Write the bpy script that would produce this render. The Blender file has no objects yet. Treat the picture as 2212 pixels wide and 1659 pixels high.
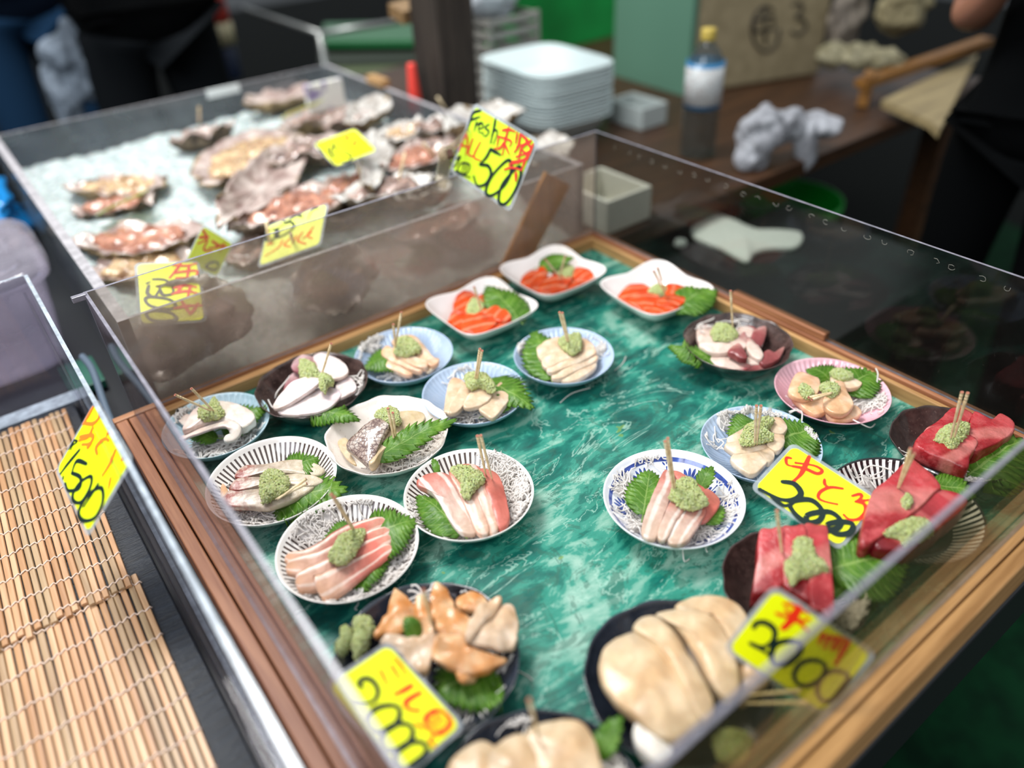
import bpy, math, random
from mathutils import Vector, Matrix, noise
PI = math.pi
sc = bpy.context.scene
COL = sc.collection

# ------------------------------------------------------------------ camera, world, lights, exposure
W_, H_ = 2212, 1659
F_, PITCH, ROLL, YAW = 1665.767, 0.63285, -0.05449, 0.62228
CAM = Vector((-0.97001, -1.04491, 0.67021))
fwd = Vector((math.sin(YAW) * math.cos(PITCH), math.cos(YAW) * math.cos(PITCH), -math.sin(PITCH)))
rt0 = Vector((math.cos(YAW), -math.sin(YAW), 0))
up0 = rt0.cross(fwd)
RT = math.cos(ROLL) * rt0 + math.sin(ROLL) * up0
UP = -math.sin(ROLL) * rt0 + math.cos(ROLL) * up0
cd = bpy.data.cameras.new('camera')
cam = bpy.data.objects.new('camera', cd)
COL.objects.link(cam)
cam.matrix_world = Matrix(((RT.x, UP.x, -fwd.x, CAM.x), (RT.y, UP.y, -fwd.y, CAM.y), (RT.z, UP.z, -fwd.z, CAM.z), (0, 0, 0, 1)))
cd.sensor_width = 36
cd.lens = F_ / W_ * 36
cd.clip_start = 0.02
cd.dof.use_dof = True
cd.dof.focus_distance = 0.98
cd.dof.aperture_fstop = 1.25
sc.camera = cam

wd = bpy.data.worlds.new('world'); sc.world = wd; wd.use_nodes = True
bg = wd.node_tree.nodes['Background']
tc = wd.node_tree.nodes.new('ShaderNodeTexCoord'); sp = wd.node_tree.nodes.new('ShaderNodeSeparateXYZ')
rp = wd.node_tree.nodes.new('ShaderNodeValToRGB')
wd.node_tree.links.new(tc.outputs['Generated'], sp.inputs[0])
wd.node_tree.links.new(sp.outputs['Z'], rp.inputs[0]); wd.node_tree.links.new(rp.outputs[0], bg.inputs[0])
rp.color_ramp.elements[0].position = 0.0; rp.color_ramp.elements[0].color = (.10, .11, .12, 1)
rp.color_ramp.elements[1].position = 0.5; rp.color_ramp.elements[1].color = (.9, .96, 1.0, 1)
bg.inputs[1].default_value = 0.42

def area(name, loc, target, size, power, color=(1, 1, 1)):
    l = bpy.data.lights.new(name, 'AREA'); l.shape = 'RECTANGLE'; l.size, l.size_y = size; l.energy = power; l.color = color
    o = bpy.data.objects.new(name, l); COL.objects.link(o); o.location = loc
    o.rotation_euler = (Vector(target) - Vector(loc)).to_track_quat('-Z', 'Y').to_euler()
    return o
area('daylight_under_the_awning', (-.75, .95, 2.7), (-.5, -.3, 0), (1.0, .8), 60, (1, .99, .97))
area('street_daylight', (-3.2, -1.2, 2.4), (-.5, .2, 0), (2.2, 1.8), 52, (.93, .97, 1))
sc.view_settings.view_transform = 'Standard'
sc.view_settings.look = 'None'
sc.view_settings.exposure = 0.90
sc.view_settings.gamma = 1
try: sc.view_settings.use_curve_mapping = False
except Exception: pass

# ------------------------------------------------------------------ finding points: pixel -> point on a plane
def ray(x, y):
    return (fwd * F_ + RT * (x - W_ / 2) - UP * (y - H_ / 2)).normalized()
def at(x, y, z):
    d = ray(x, y); return CAM + d * ((z - CAM.z) / d.z)
def on_plane(x, y, p0, n):
    d = ray(x, y); return CAM + d * ((p0 - CAM).dot(n) / d.dot(n))
ZM = dict(A=(4.365, 340, 640), B=(3.607, 740, 480), C=(3.253, 1280, 530), D=(3.53, 430, 850), E=(2.836, 860, 920),
          F=(3.868, 680, 1230), G=(2.765, 1150, 1230), R=(3.017, 1500, 850), P=(1, 0, 0), S=(2.949, 700, 0), L=(2.949, 0, 400),
          N=(2.0507, 0, 850), K=(2.719, 1400, 0), O=(2.949, 0, 0))
def zz(k, pts):
    s, ox, oy = ZM[k]; return [(ox + p[0] / s, oy + p[1] / s) for p in pts]

# ------------------------------------------------------------------ mesh helpers
def tag(o, label=None, cat=None, group=None, kind=None):
    if label: o['label'] = label
    if cat: o['category'] = cat
    if group: o['group'] = group
    if kind: o['kind'] = kind
    return o
def mesh(name, vs, fs, mats, parent=None, loc=None, smooth=True, uv=None, fm=None, auto=None):
    """links ONE mesh object; vertices are given in the parent's frame unless loc is given"""
    me = bpy.data.meshes.new(name)
    if loc is None and parent is None and vs:
        loc = sum((Vector(v) for v in vs), Vector()) / len(vs)
        vs = [Vector(v) - loc for v in vs]
    me.from_pydata([tuple(v) for v in vs], [], fs)
    if not isinstance(mats, (list, tuple)): mats = [mats]
    for m in mats: me.materials.append(m)
    if fm: me.polygons.foreach_set('material_index', fm)
    if uv:
        ul = me.uv_layers.new(name='UVMap')
        for l in me.loops: ul.data[l.index].uv = uv[l.vertex_index]
    me.polygons.foreach_set('use_smooth', [smooth] * len(me.polygons))
    me.validate(); me.update()
    if auto:
        me.set_sharp_from_angle(angle=auto)
    o = bpy.data.objects.new(name, me); COL.objects.link(o)
    if parent: o.parent = parent
    if loc is not None: o.location = loc
    return o
def empty(name, loc, rz=0):
    o = bpy.data.objects.new(name, None); COL.objects.link(o); o.location = loc; o.rotation_euler = (0, 0, rz); o.empty_display_size = .02
    return o
def box_v(x0, x1, y0, y1, z0, z1, b=0.0):
    return [(x0, y0, z0), (x1, y0, z0), (x1, y1, z0), (x0, y1, z0), (x0, y0, z1), (x1, y0, z1), (x1, y1, z1), (x0, y1, z1)]
BOXF = [(0, 3, 2, 1), (4, 5, 6, 7), (0, 1, 5, 4), (1, 2, 6, 5), (2, 3, 7, 6), (3, 0, 4, 7)]
def boxes(name, lst, m, parent=None, bevel=0.0015, fm=None, loc=None):
    vs, fs = [], []
    for b in lst:
        k = len(vs); vs += box_v(*b) if len(b) == 6 else list(b); fs += [tuple(i + k for i in f) for f in BOXF]
    o = mesh(name, vs, fs, m, parent, smooth=False, fm=fm, loc=loc)
    if bevel:
        md = o.modifiers.new('bevel', 'BEVEL'); md.width = bevel; md.segments = 2; md.limit_method = 'ANGLE'
    return o
def catmull(P, n, closed=True):
    P = [Vector(p) for p in P]; m = len(P); out = []
    segs = m if closed else m - 1
    for i in range(n if closed else n):
        t = i / (n if closed else (n - 1)) * segs
        k = min(int(t), segs - 1); f = t - k
        if closed: a, b, c, d = P[(k - 1) % m], P[k % m], P[(k + 1) % m], P[(k + 2) % m]
        else: a, b, c, d = P[max(k - 1, 0)], P[k], P[min(k + 1, m - 1)], P[min(k + 2, m - 1)]
        out.append(.5 * ((2 * b) + (c - a) * f + (2 * a - 5 * b + 4 * c - d) * f * f + (3 * b - a - 3 * c + d) * f ** 3))
    return out
def tube_v(P, r, vs, fs, ns=6, closed_end=True, uv=None):
    P = [Vector(p) for p in P]; n = len(P); base = len(vs)
    rr = r if isinstance(r, (list, tuple)) else [r] * n
    prev = None
    for i in range(n):
        d = (P[min(i + 1, n - 1)] - P[max(i - 1, 0)])
        if d.length < 1e-9: d = Vector((0, 0, 1))
        d.normalize()
        u = (prev - d * prev.dot(d)) if prev is not None else d.orthogonal()
        if u.length < 1e-6: u = d.orthogonal()
        u.normalize(); prev = u; w = d.cross(u)
        for k in range(ns):
            a = 2 * PI * k / ns; vs.append(P[i] + (u * math.cos(a) + w * math.sin(a)) * rr[i])
    for i in range(n - 1):
        for k in range(ns):
            a = base + i * ns + k; b = base + i * ns + (k + 1) % ns
            fs.append((a, b, b + ns, a + ns))
    if closed_end:
        fs.append(tuple(base + k for k in range(ns))[::-1]); fs.append(tuple(base + (n - 1) * ns + k for k in range(ns)))
def tubes(name, paths, r, m, parent=None, ns=6, **kw):
    vs, fs = [], []
    for p in paths: tube_v(p, r, vs, fs, ns)
    return mesh(name, vs, fs, m, parent, **kw)
def nz(v, s, seed=0.0):
    return noise.noise(Vector((v[0] * s + seed, v[1] * s - seed * .7, v[2] * s + seed * 1.3)))
RNG = random.Random(7)

# ------------------------------------------------------------------ materials
def hexc(s):
    c = [int(s[i:i + 2], 16) / 255 for i in (0, 2, 4)]
    return tuple((x / 12.92 if x <= .04045 else ((x + .055) / 1.055) ** 2.4) for x in c) + (1,)
class NT:
    def __init__(s, name):
        s.m = bpy.data.materials.new(name); s.m.use_nodes = True; s.t = s.m.node_tree; s.p = s.t.nodes['Principled BSDF']; s.out = s.t.nodes['Material Output']
    def n(s, ty, ins=None, **kw):
        nd = s.t.nodes.new('ShaderNode' + ty)
        for k, v in kw.items(): setattr(nd, k, v)
        if ins:
            for k, v in ins.items(): s.set(nd.inputs[k], v)
        return nd
    def set(s, inp, v):
        if isinstance(v, bpy.types.NodeSocket): s.t.links.new(v, inp)
        elif isinstance(v, bpy.types.Node): s.t.links.new(v.outputs[0], inp)
        else: inp.default_value = v
    def math(s, op, a, b=None, c=None, clamp=False):
        nd = s.t.nodes.new('ShaderNodeMath'); nd.operation = op; nd.use_clamp = clamp
        s.set(nd.inputs[0], a)
        if b is not None: s.set(nd.inputs[1], b)
        if c is not None: s.set(nd.inputs[2], c)
        return nd.outputs[0]
    def mix(s, f, a, b, bt='MIX'):
        nd = s.t.nodes.new('ShaderNodeMix'); nd.data_type = 'RGBA'; nd.blend_type = bt
        s.set(nd.inputs[0], f); s.set(nd.inputs[6], a); s.set(nd.inputs[7], b); return nd.outputs[2]
    def ramp(s, f, stops, interp='LINEAR'):
        nd = s.t.nodes.new('ShaderNodeValToRGB'); nd.color_ramp.interpolation = interp
        el = nd.color_ramp.elements
        while len(el) < len(stops): el.new(.5)
        for e, (p, c) in zip(el, stops): e.position = p; e.color = c if len(c) == 4 else tuple(c) + (1,)
        s.set(nd.inputs[0], f); return nd.outputs[0]
    def coord(s, which='Object'): return s.n('TexCoord').outputs[which]
    def noise(s, scale, detail=3, rough=.5, vec=None, dist=0, out=0, sc3=None):
        v = vec if vec is not None else s.coord()
        if sc3:
            mp = s.n('Mapping', {0: v}); mp.inputs['Scale'].default_value = sc3; v = mp.outputs[0]
        return s.n('TexNoise', {'Vector': v, 'Scale': scale, 'Detail': detail, 'Roughness': rough, 'Distortion': dist}).outputs[out]
    def bump(s, h, strength=.3, dist=.001):
        nd = s.n('Bump', {'Height': h, 'Strength': strength, 'Distance': dist}); s.set(s.p.inputs['Normal'], nd); return nd
    def P(s, **kw):
        mp = dict(base='Base Color', rough='Roughness', metal='Metallic', spec='Specular IOR Level', coat='Coat Weight', coatr='Coat Roughness',
                  sss='Subsurface Weight', trans='Transmission Weight', ior='IOR', alpha='Alpha', sheen='Sheen Weight')
        for k, v in kw.items(): s.set(s.p.inputs[mp[k]], v)
        return s
MC = {}
def plain(name, col, rough=.5, **kw):
    if name in MC: return MC[name]
    s = NT(name); c = hexc(col) if isinstance(col, str) else col
    s.P(base=c, rough=rough, **kw); MC[name] = s.m; return s.m
def mottled(name, c1, c2, scale=40, rough=.5, bump=0, bs=None, detail=4, dist=0, sc3=None, lo=.35, hi=.65, **kw):
    s = NT(name); f = s.noise(scale, detail, .55, dist=dist, sc3=sc3)
    s.P(base=s.ramp(f, [(lo, hexc(c1)), (hi, hexc(c2))]), rough=rough, **kw)
    if bump: s.bump(s.noise(bs or scale * 2, 4, .6, sc3=sc3), bump, .002)
    return s.m

def wood(name, c1, c2, axis='X', scale=1.0, rough=.5):
    s = NT(name)
    sc3 = {'X': (2, 40, 40), 'Y': (40, 2, 40), 'Z': (40, 40, 2)}[axis]
    g = s.noise(1.6 * scale, 5, .6, sc3=sc3, dist=.6); g2 = s.noise(9 * scale, 2, .5, sc3=sc3); b = s.noise(5, 2)
    col = s.ramp(s.math('ADD', s.math('MULTIPLY', g, .75), s.math('MULTIPLY', g2, .25)), [(.36, hexc(c1)), (.62, hexc(c2))])
    col = s.mix(s.math('MULTIPLY', b, .35), col, hexc(c1), 'MULTIPLY')
    s.P(base=col, rough=rough); s.bump(g2, .25, .0008); return s.m

def acrylic(name, tint, haze, haze_col, dirt=.3, scale=14, spec=1.0):
    """thin clear sheet: see-through, Fresnel-reflecting, with dirt and mist that scatter light"""
    s = NT(name)
    tr = s.n('BsdfTransparent', {'Color': hexc(tint)}); gl = s.n('BsdfGlossy', {'Color': (1, 1, 1, 1), 'Roughness': .02})
    fc = s.n('LayerWeight', {'Blend': .5}).outputs['Facing']; fr = s.math('ADD', s.math('MULTIPLY', s.math('POWER', fc, 5.0), .55), .02); d1 = s.n('BsdfDiffuse', {'Color': hexc(haze_col)}); d2 = s.n('BsdfTranslucent', {'Color': hexc(haze_col)}); df_ = s.n('MixShader', {0: .55, 1: d1.outputs[0], 2: d2.outputs[0]}); df = df_
    big = s.noise(scale, 4, .6, dist=.5); fine = s.noise(260, 3, .7, sc3=(1, 1, 1))
    spk = s.math('MULTIPLY', s.math('GREATER_THAN', fine, .69), dirt)
    h = s.math('ADD', s.math('MULTIPLY', s.ramp(big, [(.3, (.35,) * 3), (.7, (1,) * 3)]), haze), spk, clamp=True)
    m1 = s.n('MixShader', {0: h, 1: tr, 2: df.outputs[0]}); m2 = s.n('MixShader', {0: s.math('MULTIPLY', fr, spec), 1: m1.outputs[0], 2: gl})
    s.t.links.new(m2.outputs[0], s.out.inputs[0]); return s.m
def sheet_edge(name, col, rough=.3):
    s = NT(name); s.P(base=s.ramp(s.noise(60, 4, .6), [(.35, tuple(x * .55 for x in hexc(col)[:3])), (.7, hexc(col))]), rough=rough, spec=.6); return s.m
FL = -0.024      # level of the green board in the tray
# ------------------------------------------------------------------ food materials
def fish(name, stops, streak=None, rough=.28, sss=.35, ss=(.9, .5, .35), bump=.25, mott=None, axis='u', bs=220):
    s = NT(name); uv = s.n('UVMap').outputs[0]; se = s.n('SeparateXYZ', {0: uv})
    oc = s.coord(); wob = s.noise(60, 3, .5)
    u = s.math('ADD', se.outputs[0 if axis == 'u' else 1], s.math('MULTIPLY', s.math('SUBTRACT', wob, .5), .35))
    col = s.ramp(u, [(p, hexc(c)) for p, c in stops])
    if mott: col = s.mix(s.ramp(s.noise(mott[1], 4, .6), [(.45, (0, 0, 0)), (.75, (1, 1, 1))]), col, hexc(mott[0]))
    if streak:
        c, k, amt, ax = streak[:4]
        vv = s.n('CombineXYZ', {0: se.outputs[0], 1: se.outputs[1], 2: 0.0}).outputs[0]
        wv = s.n('TexWave', {'Vector': vv, 'Scale': k, 'Distortion': 2.4, 'Detail': 3.0, 'Detail Scale': 1.3}, bands_direction=ax)
        f = s.ramp(wv.outputs['Fac'], [(.78, (0, 0, 0)), (.96, (1, 1, 1))])
        col = s.mix(s.math('MULTIPLY', f, amt), col, hexc(c))
    big = s.ramp(s.noise(38, 4, .6, dist=.6), [(.38, (.74, .70, .66)), (.62, (1, 1, 1))])
    col = s.mix(1.0, col, big, 'MULTIPLY'); col = s.mix(1.0, col, (.82, .76, .71, 1) if name not in ('raw_squid', 'octopus_slice', 'white_flesh') else (.9, .87, .86, 1), 'MULTIPLY')
    s.P(base=col, rough=rough + .08, sss=sss, spec=.35, coat=.12, coatr=.15)
    s.p.inputs['Subsurface Radius'].default_value = (ss[0], ss[1], ss[2]); s.p.inputs['Subsurface Scale'].default_value = .004
    s.bump(s.noise(bs, 3, .6), bump, .0012); return s.m
M = {}
M['squid'] = fish('raw_squid', [(0, 'f3dfd6'), (.5, 'f7ece3'), (1, 'e9e6dc')], rough=.2, bump=.12)
M['octo'] = fish('octopus_slice', [(0, 'efe0dc'), (.6, 'f6eef0'), (1, 'e9d6dd')], rough=.22, bump=.2)
M['octo_rim'] = fish('octopus_skin_rim', [(0, '7d4450'), (.3, 'a56a75'), (1, 'e3cdd6')], rough=.25)
M['boiled'] = fish('boiled_octopus', [(0, 'f2e3dd'), (.75, 'f0dcd6'), (.95, 'b86468')], rough=.25)
M['redskin'] = fish('octopus_red_skin', [(0, '8c4448'), (.5, 'a85c60'), (1, 'dca6a4')], rough=.25)
M['tsubu'] = fish('shellfish_fillet', [(0, 'eec7a0'), (.5, 'f3d3b4'), (1, 'f0c6a6')], mott=('fbeee0', 50))
M['tsubu2'] = fish('pale_shellfish_fillet', [(0, 'ecdcc4'), (.6, 'f0d9bd'), (1, 'f3cfae')], mott=('fbf3e6', 50))
M['salmon'] = fish('salmon', [(0, 'ea4e12'), (.5, 'f05a1a'), (1, 'e64410')], ('f7a482', 1.5, .7, 'DIAGONAL'), bump=.4, ss=(1, .4, .15), sss=.2)
M['pinkfish'] = fish('yellowtail', [(0, 'eec9b4'), (.45, 'e8c4b8'), (.8, 'e2a08e'), (1, 'd9786a')], ('fff4ee', 1.5, .8, 'Y'))
M['pinkfish2'] = fish('horse_mackerel', [(0, 'f0c3a2'), (.35, 'e8c0ae'), (.62, 'd98b80'), (.85, 'e58374'), (1, 'ecb9a6')], ('fff0e8', 1.2, .75, 'Y'))
M['greater'] = fish('greater_amberjack', [(0, 'e4cfc0'), (.55, 'd9beb6'), (.8, 'd89a90'), (1, 'd47c70')], ('ffffff', 1.6, .7, 'Y'))
M['amberred'] = fish('amberjack_red', [(0, 'd97f74'), (.5, 'cf6f62'), (1, 'd98a7c')])
M['seabream'] = fish('sea_bream_slice', [(0, '9b4c42'), (.14, 'a8665c'), (.26, 'b7a79c'), (.45, 'cfc3b2'), (.7, 'dad2bc'), (1, 'd6cfb4')], mott=('f1ece2', 120), bump=.5)
M['hiramefl'] = fish('pale_raw_flesh', [(0, 'ddcba6'), (.5, 'e6d8b8'), (1, 'd9c79c')], mott=('efe6d0', 60), rough=.2)
M['peach'] = fish('peach_raw_slice', [(0, 'efc59c'), (.6, 'f3cba4'), (1, 'f1c6a8')], mott=('f9e2cc', 45), rough=.18)
M['mirugai'] = fish('geoduck_clam', [(0, 'e6a866'), (.4, 'efb47c'), (.7, 'e59a50'), (1, 'f2c898')], mott=('f4dcb8', 40), rough=.2, bump=.4)
M['mirupale'] = fish('pale_geoduck_clam', [(0, 'e6d2bc'), (.5, 'ecd4b8'), (1, 'e9c6a0')], mott=('f6ecdf', 40), rough=.2)
M['engawa'] = fish('thick_white_slice', [(0, 'd6c4a4'), (.5, 'e6c69c'), (.85, 'e2cca8'), (1, 'd6ccb4')], mott=('ecdcc0', 25), rough=.3, bump=.3, bs=120)
M['white'] = fish('white_flesh', [(0, 'f0efe8'), (1, 'f4f2ec')], rough=.3)
M['tuna'] = fish('tuna', [(0, '8a1822'), (.35, 'b42a34'), (.75, 'c43a44'), (1, 'd25a5e')], ('e8a09c', .55, .55, 'DIAGONAL'), rough=.2, bump=.8, ss=(1, .2, .12), bs=260, sss=.15, mott=('d4646a', 75))
M['tunad'] = fish('lean_tuna', [(0, '6e1520'), (.4, 'a92c38'), (1, 'c8444e')], ('d97f80', .9, .45, 'X'), rough=.2, bump=.8, ss=(1, .2, .12), bs=260, sss=.15)

def scaly_skin():
    s = NT('silver_fish_skin'); v = s.n('TexVoronoi', {'Vector': s.coord(), 'Scale': 170.0}, feature='DISTANCE_TO_EDGE')
    c = s.ramp(s.noise(70, 4, .6), [(.3, hexc('5d4642')), (.5, hexc('9a8478')), (.72, hexc('cfc6bc'))])
    c = s.mix(s.ramp(v.outputs[0], [(0, (1, 1, 1)), (.12, (0, 0, 0))]), c, hexc('4a2c2c'))
    s.P(base=c, rough=.18, coat=.6, spec=.7); s.bump(v.outputs[0], .6, .001); return s.m
M['skin'] = scaly_skin()
def was():
    s = NT('wasabi'); c = s.ramp(s.noise(330, 5, .8), [(.3, hexc('b8c860')), (.46, hexc('e2ea94')), (.62, hexc('fafcc8'))])
    s.P(base=c, rough=.5, sss=.15); s.p.inputs['Subsurface Scale'].default_value = .003
    s.bump(s.noise(460, 5, .8), 1.0, .004); return s.m
M['wasabi'] = was()
def leafm():
    s = NT('shiso_leaf'); uv = s.n('UVMap').outputs[0]; se = s.n('SeparateXYZ', {0: uv}); u, v = se.outputs[0], se.outputs[1]
    av = s.math('ABSOLUTE', v)
    k = s.math('FRACT', s.math('MULTIPLY', s.math('SUBTRACT', u, s.math('MULTIPLY', av, .22)), 8.0))
    vein = s.math('LESS_THAN', s.math('ABSOLUTE', s.math('SUBTRACT', k, .5)), .045)
    mid = s.math('LESS_THAN', av, .035); vv = s.math('MAXIMUM', vein, mid)
    c = s.ramp(s.noise(45, 4, .6), [(.3, hexc('3a6614')), (.55, hexc('568422')), (.8, hexc('80a83a'))])
    c = s.mix(s.math('MULTIPLY', vv, .55), c, hexc('9fba66'))
    s.P(base=c, rough=.42, spec=.45)
    s.bump(s.math('ADD', s.noise(160, 3, .6), s.math('MULTIPLY', vv, -.6)), .6, .0012)
    tl = s.n('BsdfTranslucent', {'Color': hexc('7db02c')}); mx = s.n('MixShader', {0: .28, 1: s.p.outputs[0], 2: tl.outputs[0]})
    s.t.links.new(mx.outputs[0], s.out.inputs[0]); return s.m
M['leaf'] = leafm()
s_ = NT('shredded_radish'); s_.P(base=hexc('fbf6f2'), rough=.4, spec=.4); tl_ = s_.n('BsdfTranslucent', {'Color': hexc('fbf8f4')}); mx_ = s_.n('MixShader', {0: .5, 1: s_.p.outputs[0], 2: tl_.outputs[0]}); s_.t.links.new(mx_.outputs[0], s_.out.inputs[0]); M['daikon'] = s_.m
M['pick'] = mottled('bamboo_pick_wood', 'd0b486', 'efdcb6', 90, .5, .2)
M['picktip'] = plain('pick_end', 'b0705a', .6)

# ------------------------------------------------------------------ food builders
def uvaxis(pts, ax=None):
    c = sum(pts, Vector()) / len(pts)
    if ax is None:
        sxx = sum((p.x - c.x) ** 2 for p in pts); syy = sum((p.y - c.y) ** 2 for p in pts); sxy = sum((p.x - c.x) * (p.y - c.y) for p in pts)
        a = .5 * math.atan2(2 * sxy, sxx - syy); d = Vector((math.cos(a), math.sin(a), 0))
    else: d = (ax[1] - ax[0]); d.z = 0; d.normalize()
    w = Vector((-d.y, d.x, 0)); us = [p.dot(d) for p in pts]; ws = [p.dot(w) for p in pts]
    u0, u1, w0, w1 = min(us), max(us), min(ws), max(ws); L = max(u1 - u0, 1e-5)
    return lambda p: ((p.dot(d) - u0) / L, (p.dot(w) - w0) / L)
def ring_solid(top, th, dome, seed, nzamp, nzs, n, rings, mat, name, ax=None, rough3=0, parent=None):
    c = sum(top, Vector()) / n
    vs, fs, uv = [], [], []; uf = uvaxis(top, ax)
    for (s, h) in rings:
        for p in top:
            q = c + (p - c) * s
            hh = h * th if h < 0 else h * dome
            d = nz(q, nzs, seed) * nzamp * (1 if h > -.5 else .3)
            if rough3: d += nz(q, nzs * 3.1, seed + 5) * rough3 + nz(q, nzs * 7, seed + 9) * rough3 * .6
            o = (p - c); o = o.normalized() if o.length > 1e-6 else o
            vs.append(q + Vector((0, 0, hh + d)) + o * (nz(q + Vector((0, 0, hh)), nzs * 1.7, seed + 3) * nzamp * .6 * (s > .5)))
            uv.append(uf(q))
    nr = len(rings)
    for i in range(nr - 1):
        for k in range(n):
            a, b = i * n + k, i * n + (k + 1) % n; fs.append((a, b, b + n, a + n))
    vs.append(c + Vector((0, 0, dome + nz(c, nzs, seed) * nzamp))); uv.append(uf(c)); t = len(vs) - 1
    for k in range(n): fs.append(((nr - 1) * n + k, (nr - 1) * n + (k + 1) % n, t))
    fs.append(tuple(range(n))[::-1])
    return vs, fs, uv
RS = [(.96, -1), (1.0, -.7), (1.003, -.35), (.995, -.10), (.97, .02), (.90, .15), (.74, .45), (.5, .8), (.25, .97)]
SEED = [1.0]
def slab(name, key, pts, z, th, mat, label, cat='sashimi', group=None, dome=.002, tilt=None, nzamp=.0012, ax=None, n=44, box=False):
    """a solid slice whose upper edge follows an outline, on a (tilted) plane at its own height"""
    SEED[0] += 3.7
    px = zz(key, pts); z = z if isinstance(z, (int, float)) else z
    c0 = at(sum(p[0] for p in px) / len(px), sum(p[1] for p in px) / len(px), z)
    nrm = Vector((-(tilt or (0, 0))[0], -(tilt or (0, 0))[1], 1)).normalized()
    W = [on_plane(p[0], p[1], c0, nrm) for p in px]
    if box:   # straight-edged block: resample along straight sides
        P = []; m = len(W); per = n // m
        for i in range(m):
            for k in range(per): P.append(W[i].lerp(W[(i + 1) % m], .06 + .88 * k / (per - 1)))
        W = P; nn = len(W)
    else: nn = n; W = catmull(W, n)
    a = None
    if ax: q = zz(key, ax); a = (at(*q[0], z), at(*q[1], z))
    vs, fs, uv = ring_solid(W, th, dome * .6, SEED[0], nzamp * 1.3, 70, nn, RS, mat, name, a)
    if mat == 'salmon': sd_ = min(SQD, key=lambda k: (k[0] - c0.x) ** 2 + (k[1] - c0.y) ** 2); vs = [keep_in_square(Vector(v), sd_) for v in vs]
    o = mesh(name, vs, fs, M[mat] if isinstance(mat, str) else mat, uv=uv)
    return tag(o, label, cat, group)
def strip(name, key, pts, zs, w, th, mat, label, group=None, cat='sashimi', n=26, m=9, tiltw=0.0):
    """a long bent slice built along its centre line"""
    SEED[0] += 3.7; px = zz(key, pts); k = len(px)
    zs = zs if isinstance(zs, (list, tuple)) else [zs] * k; w = w if isinstance(w, (list, tuple)) else [w] * k
    P = catmull([at(p[0], p[1], z) for p, z in zip(px, zs)], n, False)
    Wd = [v.x for v in catmull([Vector((x, 0, 0)) for x in w], n, False)]
    vs, fs, uv = [], [], []
    for i in range(n):
        d = P[min(i + 1, n - 1)] - P[max(i - 1, 0)]; d.z = 0; d.normalize(); s = Vector((-d.y, d.x, tiltw))
        t = i / (n - 1); e = min(1, math.sqrt(max(0, 1 - (max(0, (t - .88) / .12)) ** 2)) + .05, math.sqrt(max(0, 1 - (max(0, (.1 - t) / .1)) ** 2)) + .05)
        for side in (1, -1):
            for j in range(m):
                v = (j / (m - 1)) * 2 - 1
                if side < 0: v = -v
                q = P[i] + s * (v * Wd[i] * .5 * e)
                prof = th * .5 * math.sqrt(max(0, 1 - abs(v) ** 7)) * side * (e ** .5)
                q = q + Vector((0, 0, prof - th * .5 + nz(q, 80, SEED[0]) * .0014))
                vs.append(q); uv.append((t, .5 + v * .5 * side if False else .5 + v * .25))
    c = 2 * m
    for i in range(n - 1):
        for j in range(c): fs.append((i * c + j, i * c + (j + 1) % c, (i + 1) * c + (j + 1) % c, (i + 1) * c + j))
    fs.append(tuple(range(c))[::-1]); fs.append(tuple((n - 1) * c + j for j in range(c)))
    return tag(mesh(name, vs, fs, M[mat], uv=uv), label, 'sashimi', group)
g_ = (1 + 5 ** .5) / 2; ICO_V = [Vector(v).normalized() for v in ((-1, g_, 0), (1, g_, 0), (-1, -g_, 0), (1, -g_, 0), (0, -1, g_), (0, 1, g_), (0, -1, -g_), (0, 1, -g_), (g_, 0, -1), (g_, 0, 1), (-g_, 0, -1), (-g_, 0, 1))]
ICO_F = [(0, 11, 5), (0, 5, 1), (0, 1, 7), (0, 7, 10), (0, 10, 11), (1, 5, 9), (5, 11, 4), (11, 10, 2), (10, 7, 6), (7, 1, 8), (3, 9, 4), (3, 4, 2), (3, 2, 6), (3, 6, 8), (3, 8, 9), (4, 9, 5), (2, 4, 11), (6, 2, 10), (8, 6, 7), (9, 8, 1)]
WR = [(.9, -1), (1.0, -.6), (1.0, -.2), (.95, .15), (.87, .4), (.77, .6), (.66, .75), (.54, .86), (.42, .93), (.3, .97), (.18, 1), (.08, 1)]
def wasabi(key, outs, z, label, h=.008):
    if not isinstance(outs[0][0], (list, tuple)): outs = [outs]
    V, Fc = [], []
    for pts in outs:
        SEED[0] += 2.3; px = zz(key, pts); n = 96
        W = catmull([at(p[0], p[1], z) for p in px], n)
        vs, fs, uv = ring_solid(W, .006, h * .8, SEED[0], .0032, 150, n, WR, None, 'wasabi', rough3=.0052)
        b = len(V); V += vs; Fc += [tuple(i + b for i in f) for f in fs]
        R = random.Random(int(SEED[0] * 10)); c = sum(W, Vector()) / n; area_ = abs(sum(W[i].x * W[(i + 1) % n].y - W[(i + 1) % n].x * W[i].y for i in range(n))) / 2
        for _ in range(int(min(420, area_ / 1.5e-6))):
            k = R.randrange(n); t = math.sqrt(R.random()) * 1.03; p = c + (W[k] - c) * t
            hh = h * .8 * (1 - t ** 3) + .0006 - (.004 * R.random() if t > .9 else 0); r = R.uniform(.0008, .0018); q = p + Vector((0, 0, hh)); b = len(V)
            ax_ = Vector((R.uniform(-1, 1), R.uniform(-1, 1), R.uniform(-1, 1))).normalized(); rm = Matrix.Rotation(R.uniform(0, 6), 3, ax_)
            for o in ICO_V: V.append(q + rm @ Vector((o[0] * r * R.uniform(.7, 1.4), o[1] * r * R.uniform(.7, 1.4), o[2] * r * R.uniform(.6, 1.1))))
            Fc += [tuple(i + b for i in f) for f in ICO_F]
    return tag(mesh('wasabi', V, Fc, M['wasabi']), label, 'wasabi', 'mounds of grated wasabi')
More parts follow.
